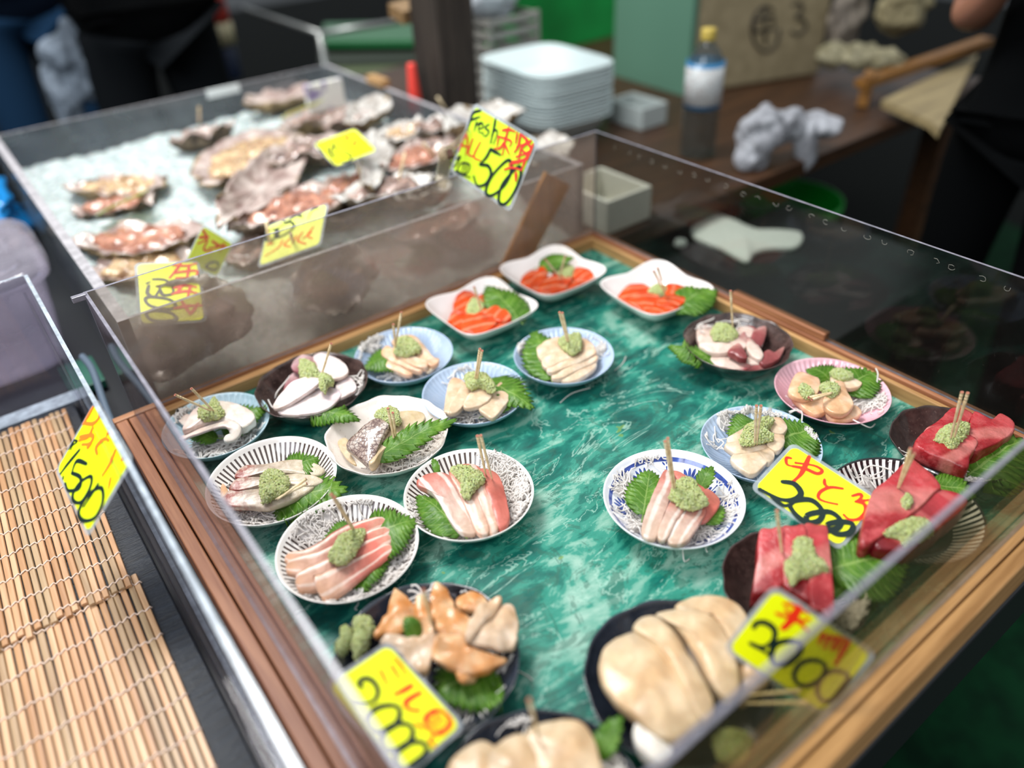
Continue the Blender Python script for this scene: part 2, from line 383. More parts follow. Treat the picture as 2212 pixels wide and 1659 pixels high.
def leaf(key, base, tip, w, z0, z1, label, curl=.12, teeth=13, arch=.006, seed=0, tilt=0.0):
    b, t = zz(key, [base, tip]); B, T = at(b[0], b[1], z0), at(t[0], t[1], z1)
    d = T - B; L = d.length; dh = Vector((d.x, d.y, 0)).normalized(); s = Vector((-dh.y, dh.x, tilt))
    ld = nearest_dish(B.lerp(T, .3)); N = teeth * 4; vs, fs, uv = [], [], []; R = random.Random(int(b[0] * 7 + b[1]) + seed)
    jit = [R.uniform(.85, 1.15) for _ in range(teeth + 2)]
    for i in range(N + 1):
        u = i / N; prof = (math.sin(PI * min(1, u * .97 + .02) ** .62)) ** .85 if u < 1 else 0
        ph = (u * teeth) % 1; tooth = 1 + .38 * (ph if ph < .8 else (1 - ph) * 4) * jit[int(u * teeth)] - .08
        hw = w * .5 * prof * tooth
        cpt = B + d * u + Vector((0, 0, arch * math.sin(PI * u)))
        for j in range(-4, 5):
            v = j / 4; fwdpush = d.normalized() * (abs(v) ** 2 * (.010 * L / .1) * (ph if ph < .8 else 0))
            z = -curl * (abs(v) ** 1.6) * w * .5 + nz(cpt + s * v * hw, 60, seed + 2.) * .004
            q = cpt + s * (v * hw) + fwdpush + Vector((0, 0, z))
            if ld: q.z = max(q.z, dish_floor(ld, q.x, q.y) + .001)
            vs.append(q); uv.append((u, v))
    for i in range(N):
        for j in range(8):
            a = i * 9 + j; fs.append((a, a + 1, a + 10, a + 9))
    o = mesh('shiso_leaf', vs, fs, M['leaf'], uv=uv)
    md = o.modifiers.new('solid', 'SOLIDIFY'); md.thickness = .0006; md.offset = 0
    # stalk
    sv, sf = [], []; tube_v([B - d * .0, B - d.normalized() * .012 + Vector((0, 0, .001))], .0009, sv, sf, 6)
    st = mesh('stalk', [v - o.location for v in sv], sf, M['leaf'], o, loc=Vector((0, 0, 0)))
    return tag(o, label, 'leaf', 'green shiso leaves')
DISHES = []; SQD = []
def keep_in_square(v, d):
    # lift and draw in a point so that it stays inside the nearest square dish
    x, y = v.x - d[0], v.y - d[1]; a = math.atan2(y, x) - d[3]
    q = d[2] * .97 * (abs(math.cos(a)) ** 5 + abs(math.sin(a)) ** 5) ** -.2; t = math.hypot(x, y) / q
    if t > .95: k = .95 / t * (1 + .03 * (1 - math.exp(.95 - t))); v.x, v.y = d[0] + x * k, d[1] + y * k; t = .95
    P = ((0, .006), (.4, .0065), (.55, .0105), (.68, .0175), (.8, .026), (.9, .034), (1, .042))
    for (t0, z0), (t1, z1) in zip(P, P[1:]):
        if t0 <= t <= t1: f = z0 + (z1 - z0) * (t - t0) / (t1 - t0); break
    lo = FL + f * .97 + .0032
    if v.z < lo: v.z = lo + (v.z - lo) * .02
    return v
def nearest_dish(C):
    best = min(DISHES, key=lambda d: (d[0] - C.x) ** 2 + (d[1] - C.y) ** 2) if DISHES else None
    return best
def dish_floor(dd, x, y):
    t = math.hypot(x - dd[0], y - dd[1]) / dd[2]
    if t > 1.0: return -9
    return dd[4] + .006 + (dd[3] - .006) * (max(0, (t - .5) / .5) ** 1.55) + .0012
def daikon(key, blobs, z, label, seed=0, strands=None, thick=.0007):
    thick *= 1.45
    """blobs: (x, y, radius in metres, count[, dz]) ; strands: single threads given by pixels"""
    R = random.Random(len(label) * 13 + seed); vs, fs = [], []
    for b in blobs:
        x, y, r, c = b[:4]; dz = b[4] if len(b) > 4 else 0
        p = zz(key, [(x, y)])[0]; C = at(p[0], p[1], z + dz)
        dd = nearest_dish(C)
        if r > .009:
            b0 = len(vs); nn = 22; rgs = ((1.0, 0), (.8, .5), (.55, .8), (.3, 1))
            for (sc_, hh) in rgs:
                for i in range(nn):
                    a = 2 * PI * i / nn; q = C + Vector((math.cos(a), math.sin(a), 0)) * (r * .98 * sc_ * (1 + .18 * math.sin(3 * a + x)))
                    f = dish_floor(dd, q.x, q.y)
                    if f < -1:
                        dx, dy = q.x - dd[0], q.y - dd[1]; k_ = dd[2] * .93 / math.hypot(dx, dy); q.x, q.y = dd[0] + dx * k_, dd[1] + dy * k_; f = dish_floor(dd, q.x, q.y)
                    q.z = f - .0006 + hh * min(.006, r * .3) + .0012 * nz(q, 300, 2) * hh; vs.append(q)
            fs += [(b0 + j * nn + i, b0 + j * nn + (i + 1) % nn, b0 + (j + 1) * nn + (i + 1) % nn, b0 + (j + 1) * nn + i) for j in range(3) for i in range(nn)] + [tuple(b0 + 3 * nn + i for i in range(nn)), tuple(b0 + i for i in range(nn))[::-1]]
        for _ in range(int(c * 1.0)):
            a = R.uniform(0, 2 * PI); rr = r * .85 * math.sqrt(R.random()); q = C + Vector((math.cos(a) * rr, math.sin(a) * rr, R.uniform(-.004, .008) * (1 - rr / r * .6)))
            dr = R.uniform(0, 2 * PI); k = R.uniform(-1, 1) * 70; pts = []; st = R.uniform(.002, .0042); L = R.randint(7, 11)
            for i in range(L):
                q2 = q.copy(); dx, dy = q2.x - dd[0], q2.y - dd[1]; rr_ = math.hypot(dx, dy)
                if rr_ > dd[2] * .93 and r < .03: q2.x = dd[0] + dx / rr_ * dd[2] * R.uniform(.86, .95); q2.y = dd[1] + dy / rr_ * dd[2] * R.uniform(.86, .95)
                q2.z = max(q2.z, dish_floor(dd, q2.x, q2.y) + (R.uniform(.0035, .0085) if r > .009 and math.hypot(q2.x - C.x, q2.y - C.y) < r * 1.1 else R.uniform(0, .003))); pts.append(q2); q += Vector((math.cos(dr), math.sin(dr), R.uniform(-.25, .25))) * st; dr += k * st + R.uniform(-.25, .25)
            tube_v(pts, thick * R.uniform(.75, 1.25), vs, fs, 4)
    for sd in (strands or []):
        P = zz(key, [(a[0], a[1]) for a in sd]); zs = [a[2] for a in sd]
        tube_v(catmull([at(p[0], p[1], zq) for p, zq in zip(P, zs)], 14, False), thick * 1.1, vs, fs, 5)
    o = mesh('shredded_radish', vs, fs, M['daikon'])
    return tag(o, label, 'garnish', None, 'stuff')
def pick(key, base, z0, top, label, L=.068, lying=None):
    b, t = zz(key, [base, top]); B = at(b[0], b[1], z0); d = ray(*t)
    if lying is not None: T = at(t[0], t[1], lying)
    else:
        oc = CAM - B; bb = oc.dot(d); cc = oc.dot(oc) - L * L; disc = bb * bb - cc
        if disc <= 0: T = CAM + d * (-bb); T = B + (T - B).normalized() * L
        else:
            c1, c2 = CAM + d * (-bb - math.sqrt(disc)), CAM + d * (-bb + math.sqrt(disc)); T = c1 if c1.z > c2.z else c2
            if max(c1.z, c2.z) - B.z > .0 and abs(disc) > 0:
                # prefer the more upright of the two
                T = c1 if (c1 - B).normalized().z > (c2 - B).normalized().z else c2
    ax = T - B; LL = ax.length; r = .0019
    B2 = B - ax.normalized() * .010
    prof = [(0, .0004), (.12, .0011), (.3, .00145), (.80, r), (.845, r), (.85, r * .78), (.862, r * .78), (.867, r), (.90, r), (.905, r * .78), (.917, r * .78), (.922, r), (.955, r), (.96, r * .8), (.968, r * .8), (.972, r), (.995, r)]
    vs, fs = [], []; tube_v([B2.lerp(T, p) for p, _ in prof], [q for _, q in prof], vs, fs, 10, False)
    fs.append(tuple(range(10))[::-1])
    root = empty('toothpick', B)
    mesh('shaft', [v - B for v in vs], fs, M['pick'], root)
    u = ax.orthogonal().normalized(); w = ax.normalized().cross(u); tv = []; k = 10
    e = ax.normalized()
    for (rr, h) in ((r, -.0008), (r, .0), (r * .62, 0.0), (r * .6, -.0012)):
        for i in range(k): tv.append(T - B + e * h + (u * math.cos(2 * PI * i / k) + w * math.sin(2 * PI * i / k)) * rr)
    tf = [(j * k + i, j * k + (i + 1) % k, (j + 1) * k + (i + 1) % k, (j + 1) * k + i) for j in range(3) for i in range(k)] + [tuple(3 * k + i for i in range(k))]
    mesh('hollow_end', tv, tf, M['picktip'], root)
    return tag(root, label, 'toothpick', 'bamboo toothpicks')

# ------------------------------------------------------------------ dishes
def polar(s):
    oc = s.coord(); se = s.n('SeparateXYZ', {0: oc}); x, y = se.outputs[0], se.outputs[1]
    th = s.math('ARCTAN2', y, x); r = s.math('SQRT', s.math('ADD', s.math('MULTIPLY', x, x), s.math('MULTIPLY', y, y)))
    return th, r, se.outputs[2]
def band(s, v, lo, hi): return s.math('MULTIPLY', s.math('GREATER_THAN', v, lo), s.math('LESS_THAN', v, hi))
def glaze(name, c1, c2, scale=30, rough=.12, speck=None, metal=0, coat=.6, bump=.1):
    s = NT(name); col = s.ramp(s.noise(scale, 4, .6), [(.35, hexc(c1)), (.7, hexc(c2))])
    if speck: col = s.mix(s.math('GREATER_THAN', s.noise(420, 2, .5), .70), col, hexc(speck))
    s.P(base=col, rough=rough, coat=coat, coatr=.08, metal=metal); s.bump(s.noise(160, 3, .6), bump, .0008); return s.m
def striped(name, ground, line, k, R, r0=.60, r1=.95, duty=.42, cen=None):
    s = NT(name); th, r, z = polar(s)
    f = s.math('FRACT', s.math('MULTIPLY', s.math('ADD', th, PI), k / (2 * PI)))
    e = s.math('ADD', s.math('MULTIPLY', s.noise(240, 2), .10), duty - .05)
    m = s.math('MULTIPLY', s.math('LESS_THAN', f, e), band(s, r, R * r0, R * r1)); m = s.math('MULTIPLY', m, s.math('GREATER_THAN', z, .004))
    col = s.mix(m, hexc(ground), hexc(line))
    if cen: col = s.mix(s.math('LESS_THAN', r, R * r0 * .97), col, hexc(cen))
    s.P(base=col, rough=.14, coat=.5, coatr=.06); return s.m
def flowered(name, R):
    s = NT(name); th, r, z = polar(s); rn = s.math('DIVIDE', r, R)
    def flowers(n, off, r0, rc, la, wa, np_, core):
        a = s.math('SUBTRACT', s.math('FRACT', s.math('ADD', s.math('MULTIPLY', th, n / (2 * PI)), off)), .5)
        ang = s.math('MULTIPLY', a, 2 * PI / n)
        lx = s.math('SUBTRACT', s.math('MULTIPLY', rn, s.math('COSINE', ang)), r0); ly = s.math('MULTIPLY', rn, s.math('SINE', ang))
        rho = s.math('SQRT', s.math('ADD', s.math('MULTIPLY', lx, lx), s.math('MULTIPLY', ly, ly))); ph = s.math('ARCTAN2', ly, lx)
        D = 2.6 / np_
        q = s.math('SUBTRACT', s.math('FRACT', s.math('ADD', s.math('DIVIDE', ph, D), .5)), .5)
        cr = s.math('DIVIDE', s.math('MULTIPLY', s.math('MULTIPLY', q, D), rho), wa); ra = s.math('DIVIDE', s.math('SUBTRACT', rho, rc), la)
        pet = s.math('LESS_THAN', s.math('ADD', s.math('MULTIPLY', cr, cr), s.math('MULTIPLY', ra, ra)), 1.0)
        pet = s.math('MULTIPLY', pet, s.math('LESS_THAN', s.math('ABSOLUTE', ph), 1.45))
        stem = s.math('MULTIPLY', s.math('LESS_THAN', s.math('ABSOLUTE', ly), .008), band(s, lx, -.22, 0))
        lx2 = s.math('ADD', lx, .10); ay = s.math('SUBTRACT', s.math('ABSOLUTE', ly), .045)
        lf = s.math('LESS_THAN', s.math('ADD', s.math('POWER', s.math('DIVIDE', lx2, .05), 2.0), s.math('POWER', s.math('DIVIDE', ay, .022), 2.0)), 1.0)
        co = s.math('LESS_THAN', rho, core)
        return s.math('MAXIMUM', s.math('MAXIMUM', pet, stem), s.math('MAXIMUM', lf, co))
    m = s.math('MAXIMUM', flowers(6, 0.18, .62, .15, .072, .024, 7, .035), flowers(6, .68, .80, .06, .028, .012, 3, .012))
    m = s.math('MULTIPLY', m, s.math('LESS_THAN', rn, .86))
    m = s.math('MAXIMUM', m, band(s, rn, .865, .915)); m = s.math('MULTIPLY', m, s.math('GREATER_THAN', z, .003))
    tone = s.ramp(s.noise(120, 3), [(.3, hexc('152a78')), (.7, hexc('3a5bb0'))])
    s.P(base=s.mix(m, hexc('eceef4'), tone), rough=.1, coat=.6, coatr=.05); return s.m
def dish(name, c, R, h, mat, mat_out, label, ribs=0, wavy=0, n=None, seed=0, z0=None, flat=.50, rib=.0011, foot_mat=None, tiltv=None):
    """turned bowl: foot ring, outer wall, rolled rim, inner wall (ribbed if asked) and well"""
    z0 = FL if z0 is None else z0
    DISHES.append((c[0], c[1], R, h, z0)); n = n or (ribs * 6 if ribs else 96); root = empty(name, (c[0], c[1], z0))
    def inner(t): # t 0 centre..1 rim
        return .006 + (h - .006) * (max(0, (t - flat) / (1 - flat)) ** 1.55)
    outer = [(.42, 0), (.46, 0), (.47, .003), (.60, .005 + h * .08)] + [(t, max(.006, inner(t) - .0035)) for t in (.7, .8, .9, .96)] + [(.992, h - .0022), (1.0, h - .0006), (.995, h), (.975, h - .0012)]
    inn = [(t, inner(t)) for t in (.95, .91, .86, .8, .74, .68, .62, .56, .5, .4, .25, .1)]
    prof = outer + inn; vs, fs, fm = [], [], []
    for i, (t, z) in enumerate(prof):
        isin = i >= len(outer) - 1
        for k in range(n):
            a = 2 * PI * k / n; rr = t * R; zz_ = z
            if wavy:
                wv = wavy * (t ** 4) * (math.sin(a * 9 + seed) * .5 + math.sin(a * 5 + seed * 2.1) * .5 + .5 * math.sin(a * 14 + seed)); rr += wv * R; zz_ += wv * R * .35
            if ribs and isin:
                f = max(0, min(1, (t - flat * .8) / .12)) * max(0, min(1, (.985 - t) / .05)); zz_ += rib * f * math.cos(a * ribs)
            vs.append((rr * math.cos(a), rr * math.sin(a), zz_))
    for i in range(len(prof) - 1):
        for k in range(n):
            a, b = i * n + k, i * n + (k + 1) % n; fs.append((a, b, b + n, a + n)); fm.append(0 if i >= len(outer) - 4 else 1)
    vs.append((0, 0, .006)); t = len(vs) - 1
    for k in range(n): fs.append(((len(prof) - 1) * n + k, (len(prof) - 1) * n + (k + 1) % n, t)); fm.append(0)
    fs.append(tuple(range(n))[::-1]); fm.append(1)
    body = mesh('bowl', vs, fs, [mat, mat_out], root, fm=fm)
    fv, ff = [], []
    for (r, z) in ((.42, .004), (.42, .0), (.47, .0), (.475, .005)):
        for k in range(48): fv.append((r * R * math.cos(2 * PI * k / 48), r * R * math.sin(2 * PI * k / 48), z))
    ff = [(j * 48 + k, j * 48 + (k + 1) % 48, (j + 1) * 48 + (k + 1) % 48, (j + 1) * 48 + k) for j in range(3) for k in range(48)]
    mesh('foot_ring', fv, ff, foot_mat or mat_out, root)
    if tiltv: root.rotation_euler = tiltv
    return tag(root, label, 'dish', 'small dishes of sashimi')
def square_dish(c, half, h, rz, mat, label):
    DISHES.append((c[0], c[1], half * .95, h * .8, FL)); SQD.append((c[0], c[1], half, rz)); root = empty('square_dish', (c[0], c[1], FL), rz); n = 128; vs, fs = [], []
    def ro(a):
        p = 5.0; q = (abs(math.cos(a)) ** p + abs(math.sin(a)) ** p) ** (-1 / p)
        sq = 1 / max(abs(math.cos(a)), abs(math.sin(a)))
        return q
    def corner(a): return abs(math.sin(2 * a)) ** 1.6
    rings = []
    for t, z in [(.36, 0), (.40, 0), (.42, .004), (.62, .012), (.8, .022), (.93, .034), (.99, .0425), (1.0, .0445), (.992, .0455), (.97, .0435)] : rings.append((t, z, 0))
    for t, z in [(.9, .036), (.8, .027), (.68, .0175), (.55, .0105), (.4, .0065), (.2, .005)]: rings.append((t, z, 1))
    for t, z, k_ in rings:
        for k in range(n):
            a = 2 * PI * k / n; cc = corner(a); blend = max(0, min(1, (t - .42) / .4))
            r = half * t * ((1 - blend) * 1.05 + blend * ro(a) * (1 - .03 * (1 - cc) * t))
            r *= (1 + .03 * cc * t ** 3)
            zc = z * h / .045 * (1 - (.10 * (1 - cc) - .03 * cc) * t ** 2)
            vs.append((r * math.cos(a), r * math.sin(a), zc))
    m = len(rings)
    for i in range(m - 1):
        for k in range(n):
            a, b = i * n + k, i * n + (k + 1) % n; fs.append((a, b, b + n, a + n))
    vs.append((0, 0, .005)); t = len(vs) - 1
    for k in range(n): fs.append(((m - 1) * n + k, (m - 1) * n + (k + 1) % n, t))
    fs.append(tuple(range(n))[::-1]); mesh('bowl', vs, fs, mat, root)
    return tag(root, label, 'dish', 'square dishes of salmon')
# ------------------------------------------------------------------ the display tray
def st(o, kind='structure'): return tag(o, kind=kind)
def marble():
    s = NT('green_marbled_board'); oc = s.coord()
    rot = s.n('Mapping', {0: oc}); rot.inputs['Rotation'].default_value = (0, 0, .9); rot.inputs['Scale'].default_value = (1, 2.6, 1)
    a = s.noise(7, 6, .62, vec=rot.outputs[0], dist=1.6); b = s.noise(26, 6, .7, vec=rot.outputs[0], dist=.8); c = s.noise(4.2, 4, .55, dist=.9)
    f = s.math('ADD', s.math('ADD', s.math('MULTIPLY', a, .42), s.math('MULTIPLY', b, .13)), s.math('MULTIPLY', c, .45))
    col = s.ramp(f, [(.38, hexc('083e38')), (.44, hexc('0d5a50')), (.475, hexc('146a5c')), (.482, hexc('2c7e6c')), (.515, hexc('328674')), (.523, hexc('5e9886')), (.58, hexc('8cb0a0'))])
    v = s.n('TexVoronoi', {'Vector': rot.outputs[0], 'Scale': 28.0}, feature='DISTANCE_TO_EDGE')
    blot = s.math('MULTIPLY', s.math('GREATER_THAN', s.noise(16, 5, .75, dist=2.5), .56), .55)
    col = s.mix(blot, col, hexc('2b5a4c'))
    yel = s.math('MULTIPLY', s.math('GREATER_THAN', s.noise(19, 3, .6), .70), .6); col = s.mix(yel, col, hexc('6f8a34'))
    vein = s.math('MULTIPLY', s.math('LESS_THAN', s.math('ABSOLUTE', s.math('SUBTRACT', s.noise(5, 5, .6, vec=rot.outputs[0], dist=1.2), .5)), .006), .5)
    col = s.mix(vein, col, hexc('9cc0b0'))
    wet = s.ramp(s.noise(9, 3, .5), [(.40, (.22,) * 3), (.55, (.55,) * 3)])
    wm = s.ramp(s.noise(5.5, 3, .5), [(.52, (0, 0, 0)), (.60, (1, 1, 1))]); s.P(base=col, rough=wet, spec=.30, coat=s.math('MULTIPLY', wm, .5), coatr=.10)
    cb = s.n('Bump', {'Height': s.noise(70, 4, .7, vec=rot.outputs[0], dist=2.0), 'Strength': .9, 'Distance': .006}); s.set(s.p.inputs['Coat Normal'], cb)
    s.bump(s.noise(120, 4, .65, vec=rot.outputs[0], dist=1.5), .22, .0014); return s.m
LA, LB, HP = .895, .897, .2
WOODL = wood('pine_light', 'a47848', 'd8a872', 'X'); WOODLy = wood('pine_light_along', '9c7446', 'd0a46c', 'Y')
WOODR = wood('red_cedar', '96603c', 'c08a5e', 'X'); WOODRy = wood('red_cedar_along', '8e5636', 'b8805a', 'Y')
board = boxes('green_board', [(-LA - .01, .01, -LB - .01, .01, FL - .012, FL)], marble(), bevel=0)
tag(board, 'green marbled board lining the bottom of the sashimi tray', 'board')
fr = empty('tray_frame', (-LA / 2, -LB / 2, -.04)); tag(fr, 'wooden frame around the green sashimi tray', 'frame')
def rel(b, o=fr.location): return (b[0] - o.x, b[1] - o.x, b[2] - o.y, b[3] - o.y, b[4] - o.z, b[5] - o.z)
g = .0035; zi = -.004
# inner strips, groove, outer strips on the four sides
boxes('inner_strip', [rel((-LA + .022, -.022, -.022, -.0075, -.036, zi))], [WOODL], fr)
boxes('inner_strip', [rel((-.022, -.0135, -LB + .0, -.0075, -.036, zi))], [WOODLy], fr)
boxes('outer_strip', [rel((-LA - .03, .008, -.0045, .008, -.06, 0))], [WOODR], fr)
boxes('outer_strip', [rel((-.0100, .008, -LB - .028, -.0050, -.06, 0))], [WOODRy], fr)
boxes('inner_strip', [rel((-LA - .0105, -LA + .018, -LB, -.0075, -.036, 0))], [WOODRy], fr)
boxes('outer_strip', [rel((-LA - .028, -LA - .0125, -LB - .028, -.0055, -.06, -.001))], [WOODRy], fr)
boxes('inner_strip', [rel((-LA - .0100, -.0110, -LB - .0085, -LB + .004, -.036, .001))], [WOODL], fr)
boxes('outer_strip', [rel((-LA - .0115, -.0110, -LB - .027, -LB - .0105, -.06, 0))], [WOODL], fr)
boxes('groove_bed', [rel((-LA - .012, -.0, -LB - .012, -.003, -.037, -.0365))], [plain('groove_dark', '2a1c12', .8)], fr, bevel=0)
o = boxes('wooden_lath', [(-.0085, .0065, -.53, -.352, .0005, .0125)], WOODRy); tag(o, 'short loose wooden lath lying on the right edge of the tray frame', 'lath')

# clear sides
AE = sheet_edge('cut_acrylic_edge', '8f8c98'); t = .004
AB = acrylic('acrylic_back', 'f0eeea', .34, 'b4a49c', .2, 9, .7)
AR = acrylic('acrylic_right', 'dcdedc', .06, '6a625c', .25, 12, .6)
AC = acrylic('acrylic_near', 'e4e2e6', .12, '77707a', .25, 12)
AD = acrylic('acrylic_front', 'e0dccc', .14, '78705a', .2, 8)
bx = empty('clear_guard', (-LA / 2, -LB / 2, 0)); tag(bx, 'clear acrylic guard standing on the frame of the sashimi tray', 'guard')
def sheet(x0, x1, y0, y1, z0, z1, m, par, nm='clear_panel', edge=AE):
    p = par.location; b = (x0 - p.x, x1 - p.x, y0 - p.y, y1 - p.y, z0 - p.z, z1 - p.z)
    thin_x = (x1 - x0) < (y1 - y0); fm = [1, 1, 1, 0, 1, 0] if thin_x else [1, 1, 0, 1, 0, 1]
    # faces: bottom, top, y0, x1, y1, x0
    fm = [1, 1, 1, 0, 1, 0] if thin_x else [1, 1, 0, 1, 0, 1]
    return boxes(nm, [b], [m, edge], par, bevel=0, fm=fm)
sheet(-LA, 0, -t, 0, .0005, HP, AB, bx)
sheet(-t, 0, -LB + t, -t, .0005, HP, AR, bx)
sheet(-LA, -LA + t, -LB + t, -t, .0005, HP, AC, bx)
sheet(-LA, 0, -LB, -LB + t, .0015, HP, AD, bx)
# small lugs and solvent marks where the sheets are glued
boxes('corner_lug', [(-LA / 2 - .016, -LA / 2 + .002, LB / 2 - .012, LB / 2 - .004, HP - .006, HP + .0015)], AE, bx, .0008)
SC = plain('glue_mark', '8a8880', .3)
paths = []; Rr = random.Random(5)
for k in range(34):
    y = -.06 - k * .031 + Rr.uniform(-.006, .006); zc = HP - .017 + Rr.uniform(-.002, .002); a0 = Rr.uniform(0, 6)
    paths.append([Vector((LA / 2 - t - .0004, y + LB / 2 + math.cos(a0 + q * .75) * Rr.uniform(.003, .0062), zc + math.sin(a0 + q * .75) * .0034)) for q in range(Rr.randint(5, 8))])
tubes('glue_mark', paths, .0003, SC, bx, 4)

# underneath: table and ground
tb = boxes('display_counter', [(-.93, .02, -.925, 1.16, -.20, -.075), (-1.75, -.931, -1.7, 1.16, -.20, -.075)], plain('counter_black', '14161a', .5), bevel=.004)
tag(tb, 'dark counter carrying the trays of seafood', 'counter')
GR = mottled('green_ground_mat', '021a0d', '042814', 14, .95, .3, spec=.1)
st(boxes('floor', [(-6, 7, -4, 8, -.90, -.86)], plain('wet_dark_ground', '060908', .9, spec=.1), bevel=0))
o = boxes('floor_mat', [(-.90, 2.6, -3.0, .2, -.86, -.85)], GR); tag(o, 'dark green mat on the ground right of the counter', 'mat')

# ------------------------------------------------------------------ left neighbour: black board, bamboo mats, clear box
zb = -.05
BL = NT('black_grained_board'); w_ = BL.noise(8, 5, .7, sc3=(1, 14, 1)); w2 = BL.noise(60, 4, .7, sc3=(1, 8, 1))
BL.P(base=BL.ramp(w_, [(.35, hexc('0c0f14')), (.7, hexc('1c2530'))]), rough=.38, spec=.6); BL.bump(BL.math('ADD', w_, w2), .7, .002)
BRD = boxes('black_board', [(-1.75, -.958, -1.5, .21, -.074, zb)], [BL.m], bevel=.002); tag(BRD, 'black grained board under the bamboo mats', 'board')
ln = empty('clear_case', (-1.2, -.4, zb)); tag(ln, 'clear acrylic case around the bamboo mats, left of the sashimi tray', 'case')
LE = sheet_edge('bright_cut_edge', 'b8c2cc', .2); LC = acrylic('acrylic_left_case', 'ececf0', .10, '8c8890', .3, 10)
sheet(-.9445, -.9395, -1.5, .205, -.05, .16, LC, ln, 'clear_panel', LE)
sheet(-1.75, -.945, .205, .209, -.05, .16, LC, ln, 'clear_panel', LE)
sheet(-1.75, -.9450, .17, .203, -.0495, -.0465, LC, ln, 'clear_panel', LE)
boxes('inner_batten', [(-.955 + 1.2, -.9515 + 1.2, -1.0, .595, .0, .19)], [LC], ln, .001)
BMB = []
for i, (a, b) in enumerate((('ac8058', 'cca078'), ('a07450', 'c09468'), ('b48c66', 'd4ae88'), ('987858', 'b89c78'))):
    BMB.append(wood('bamboo_slat_%d' % i, a, b, 'Y', 1, .4))
STR = plain('mat_cotton_string', 'd8bfae', .8)
def bamboo_mat(x1, y0, y1, z, n, pitch, label, skew, seed):
    root = empty('bamboo_mat', (x1 - n * pitch / 2, (y0 + y1) / 2, z)); R = random.Random(seed); L = y1 - y0
    vs, fs, fm = [], [], []
    for i in range(n):
        x = (n / 2 - i - .5) * pitch; w = pitch * R.uniform(.80, .90); h = .0036 + R.uniform(-.0003, .0004)
        dy0, dy1 = R.uniform(-.006, .006), R.uniform(-.004, .004); sx = R.uniform(-.0012, .0012)
        for yy, s in ((-L / 2 + dy0, -1), (-L / 6, 0), (L / 6, 0), (L / 2 + dy1, 1)):
            for (px, pz) in ((-.5, 0), (-.5, .55), (-.38, .9), (0, 1), (.38, .9), (.5, .55), (.5, 0)):
                vs.append((x + px * w + skew * (yy / L) + sx * s, yy, pz * h + (.0004 * math.sin(i) if s == 0 else 0)))
        b = i * 28; m = R.choice([0, 0, 1, 2, 2, 3])
        for r in range(3):
            for k in range(6): fs.append((b + r * 7 + k, b + r * 7 + k + 1, b + (r + 1) * 7 + k + 1, b + (r + 1) * 7 + k)); fm.append(m)
            fs.append((b + r * 7 + 6, b + r * 7, b + (r + 1) * 7, b + (r + 1) * 7 + 6)); fm.append(m)
        fs.append(tuple(b + k for k in range(7))); fs.append(tuple(b + 21 + k for k in range(7))[::-1]); fm += [m, m]
    mesh('slats', vs, fs, BMB, root, fm=fm, auto=.6)
    k = int(round(L / .0445))
    for j in range(k):
        y = -L / 2 + .014 + j * (L - .028) / (k - 1); P = []
        for i in range(n * 4 + 1):
            x = n / 2 * pitch - i * pitch / 4; ph = (i % 4) / 4
            P.append((x + skew * y / L, y + .0012 * math.sin(i * PI / 2) + .0012 * math.sin(i * .37 + j), .0042 - (.0022 if i % 4 == 0 else 0)))
        tubes('string', [P], .0011, STR, root, 5)
    return tag(root, label, 'mat', 'bamboo rolling mats')
bamboo_mat(-.980, -.277, .150, zb + .0052, 34, .0083, 'bamboo slat mat lying uppermost, nearest the clear back panel', .018, 3)
bamboo_mat(-.988, -.80, -.262, zb + .0005, 34, .0083, 'bamboo slat mat nearest the camera, its end under the other mat', .018, 9)
# hose, plastic tub, blue bag between the boxes
HOSE = plain('grey_blue_hose', '5e6d7c', .35)
pts = [at(178, 770, -.0), at(200, 800, -.0), at(228, 880, -.01), at(262, 960, -.02), at(300, 1035, -.03), at(380, 1190, -.045)]
o = tubes('rubber_hose', [catmull(pts, 40, False)], .0055, HOSE, None, 10); tag(o, 'grey hose running between the sashimi tray and the clear case', 'hose')
o = boxes('green_strip', [(-.955, -.90, .215, .31, -.07, -.055)], plain('neighbour_green', '1c5a48', .5)); tag(o, 'small green board visible behind the clear case', 'board')
TUB = acrylic('milky_plastic', 'f4f2f8', .50, 'd4ced8', .3, 6)
tub = empty('plastic_tub', (-1.07, .46, -.07)); tag(tub, 'translucent lavender plastic tub left of the oyster case', 'tub')
vs, fs = [], []; n = 64
for (s, z) in ((.80, 0), (.86, .004), (.93, .09), (.97, .16), (1.03, .163), (1.03, .168), (.955, .166), (.91, .10), (.84, .008), (.5, .008)):
    for k in range(n):
        a = 2 * PI * k / n; p = 5; q = (abs(math.cos(a)) ** p + abs(math.sin(a)) ** p) ** (-1 / p)
        vs.append((.165 * s * q * math.cos(a), .15 * s * q * math.sin(a), z))
fs = [(j * n + k, j * n + (k + 1) % n, (j + 1) * n + (k + 1) % n, (j + 1) * n + k) for j in range(9) for k in range(n)] + [tuple(range(n))[::-1], tuple(9 * n + k for k in range(n))]
mesh('tub_body', vs, fs, TUB, tub)
vs = [(x * 1.0, y, z + .169) for (x, y, z) in vs[4 * n:6 * n]]
vs2 = []
for (s, z) in ((1.05, .165), (1.06, .18), (1.0, .188), (.8, .186), (.78, .180), (.4, .181)):
    for k in range(n):
        a = 2 * PI * k / n; q = (abs(math.cos(a)) ** 5 + abs(math.sin(a)) ** 5) ** (-1 / 5); vs2.append((.165 * s * q * math.cos(a), .15 * s * q * math.sin(a), z + .001 * math.sin(a * 13)))
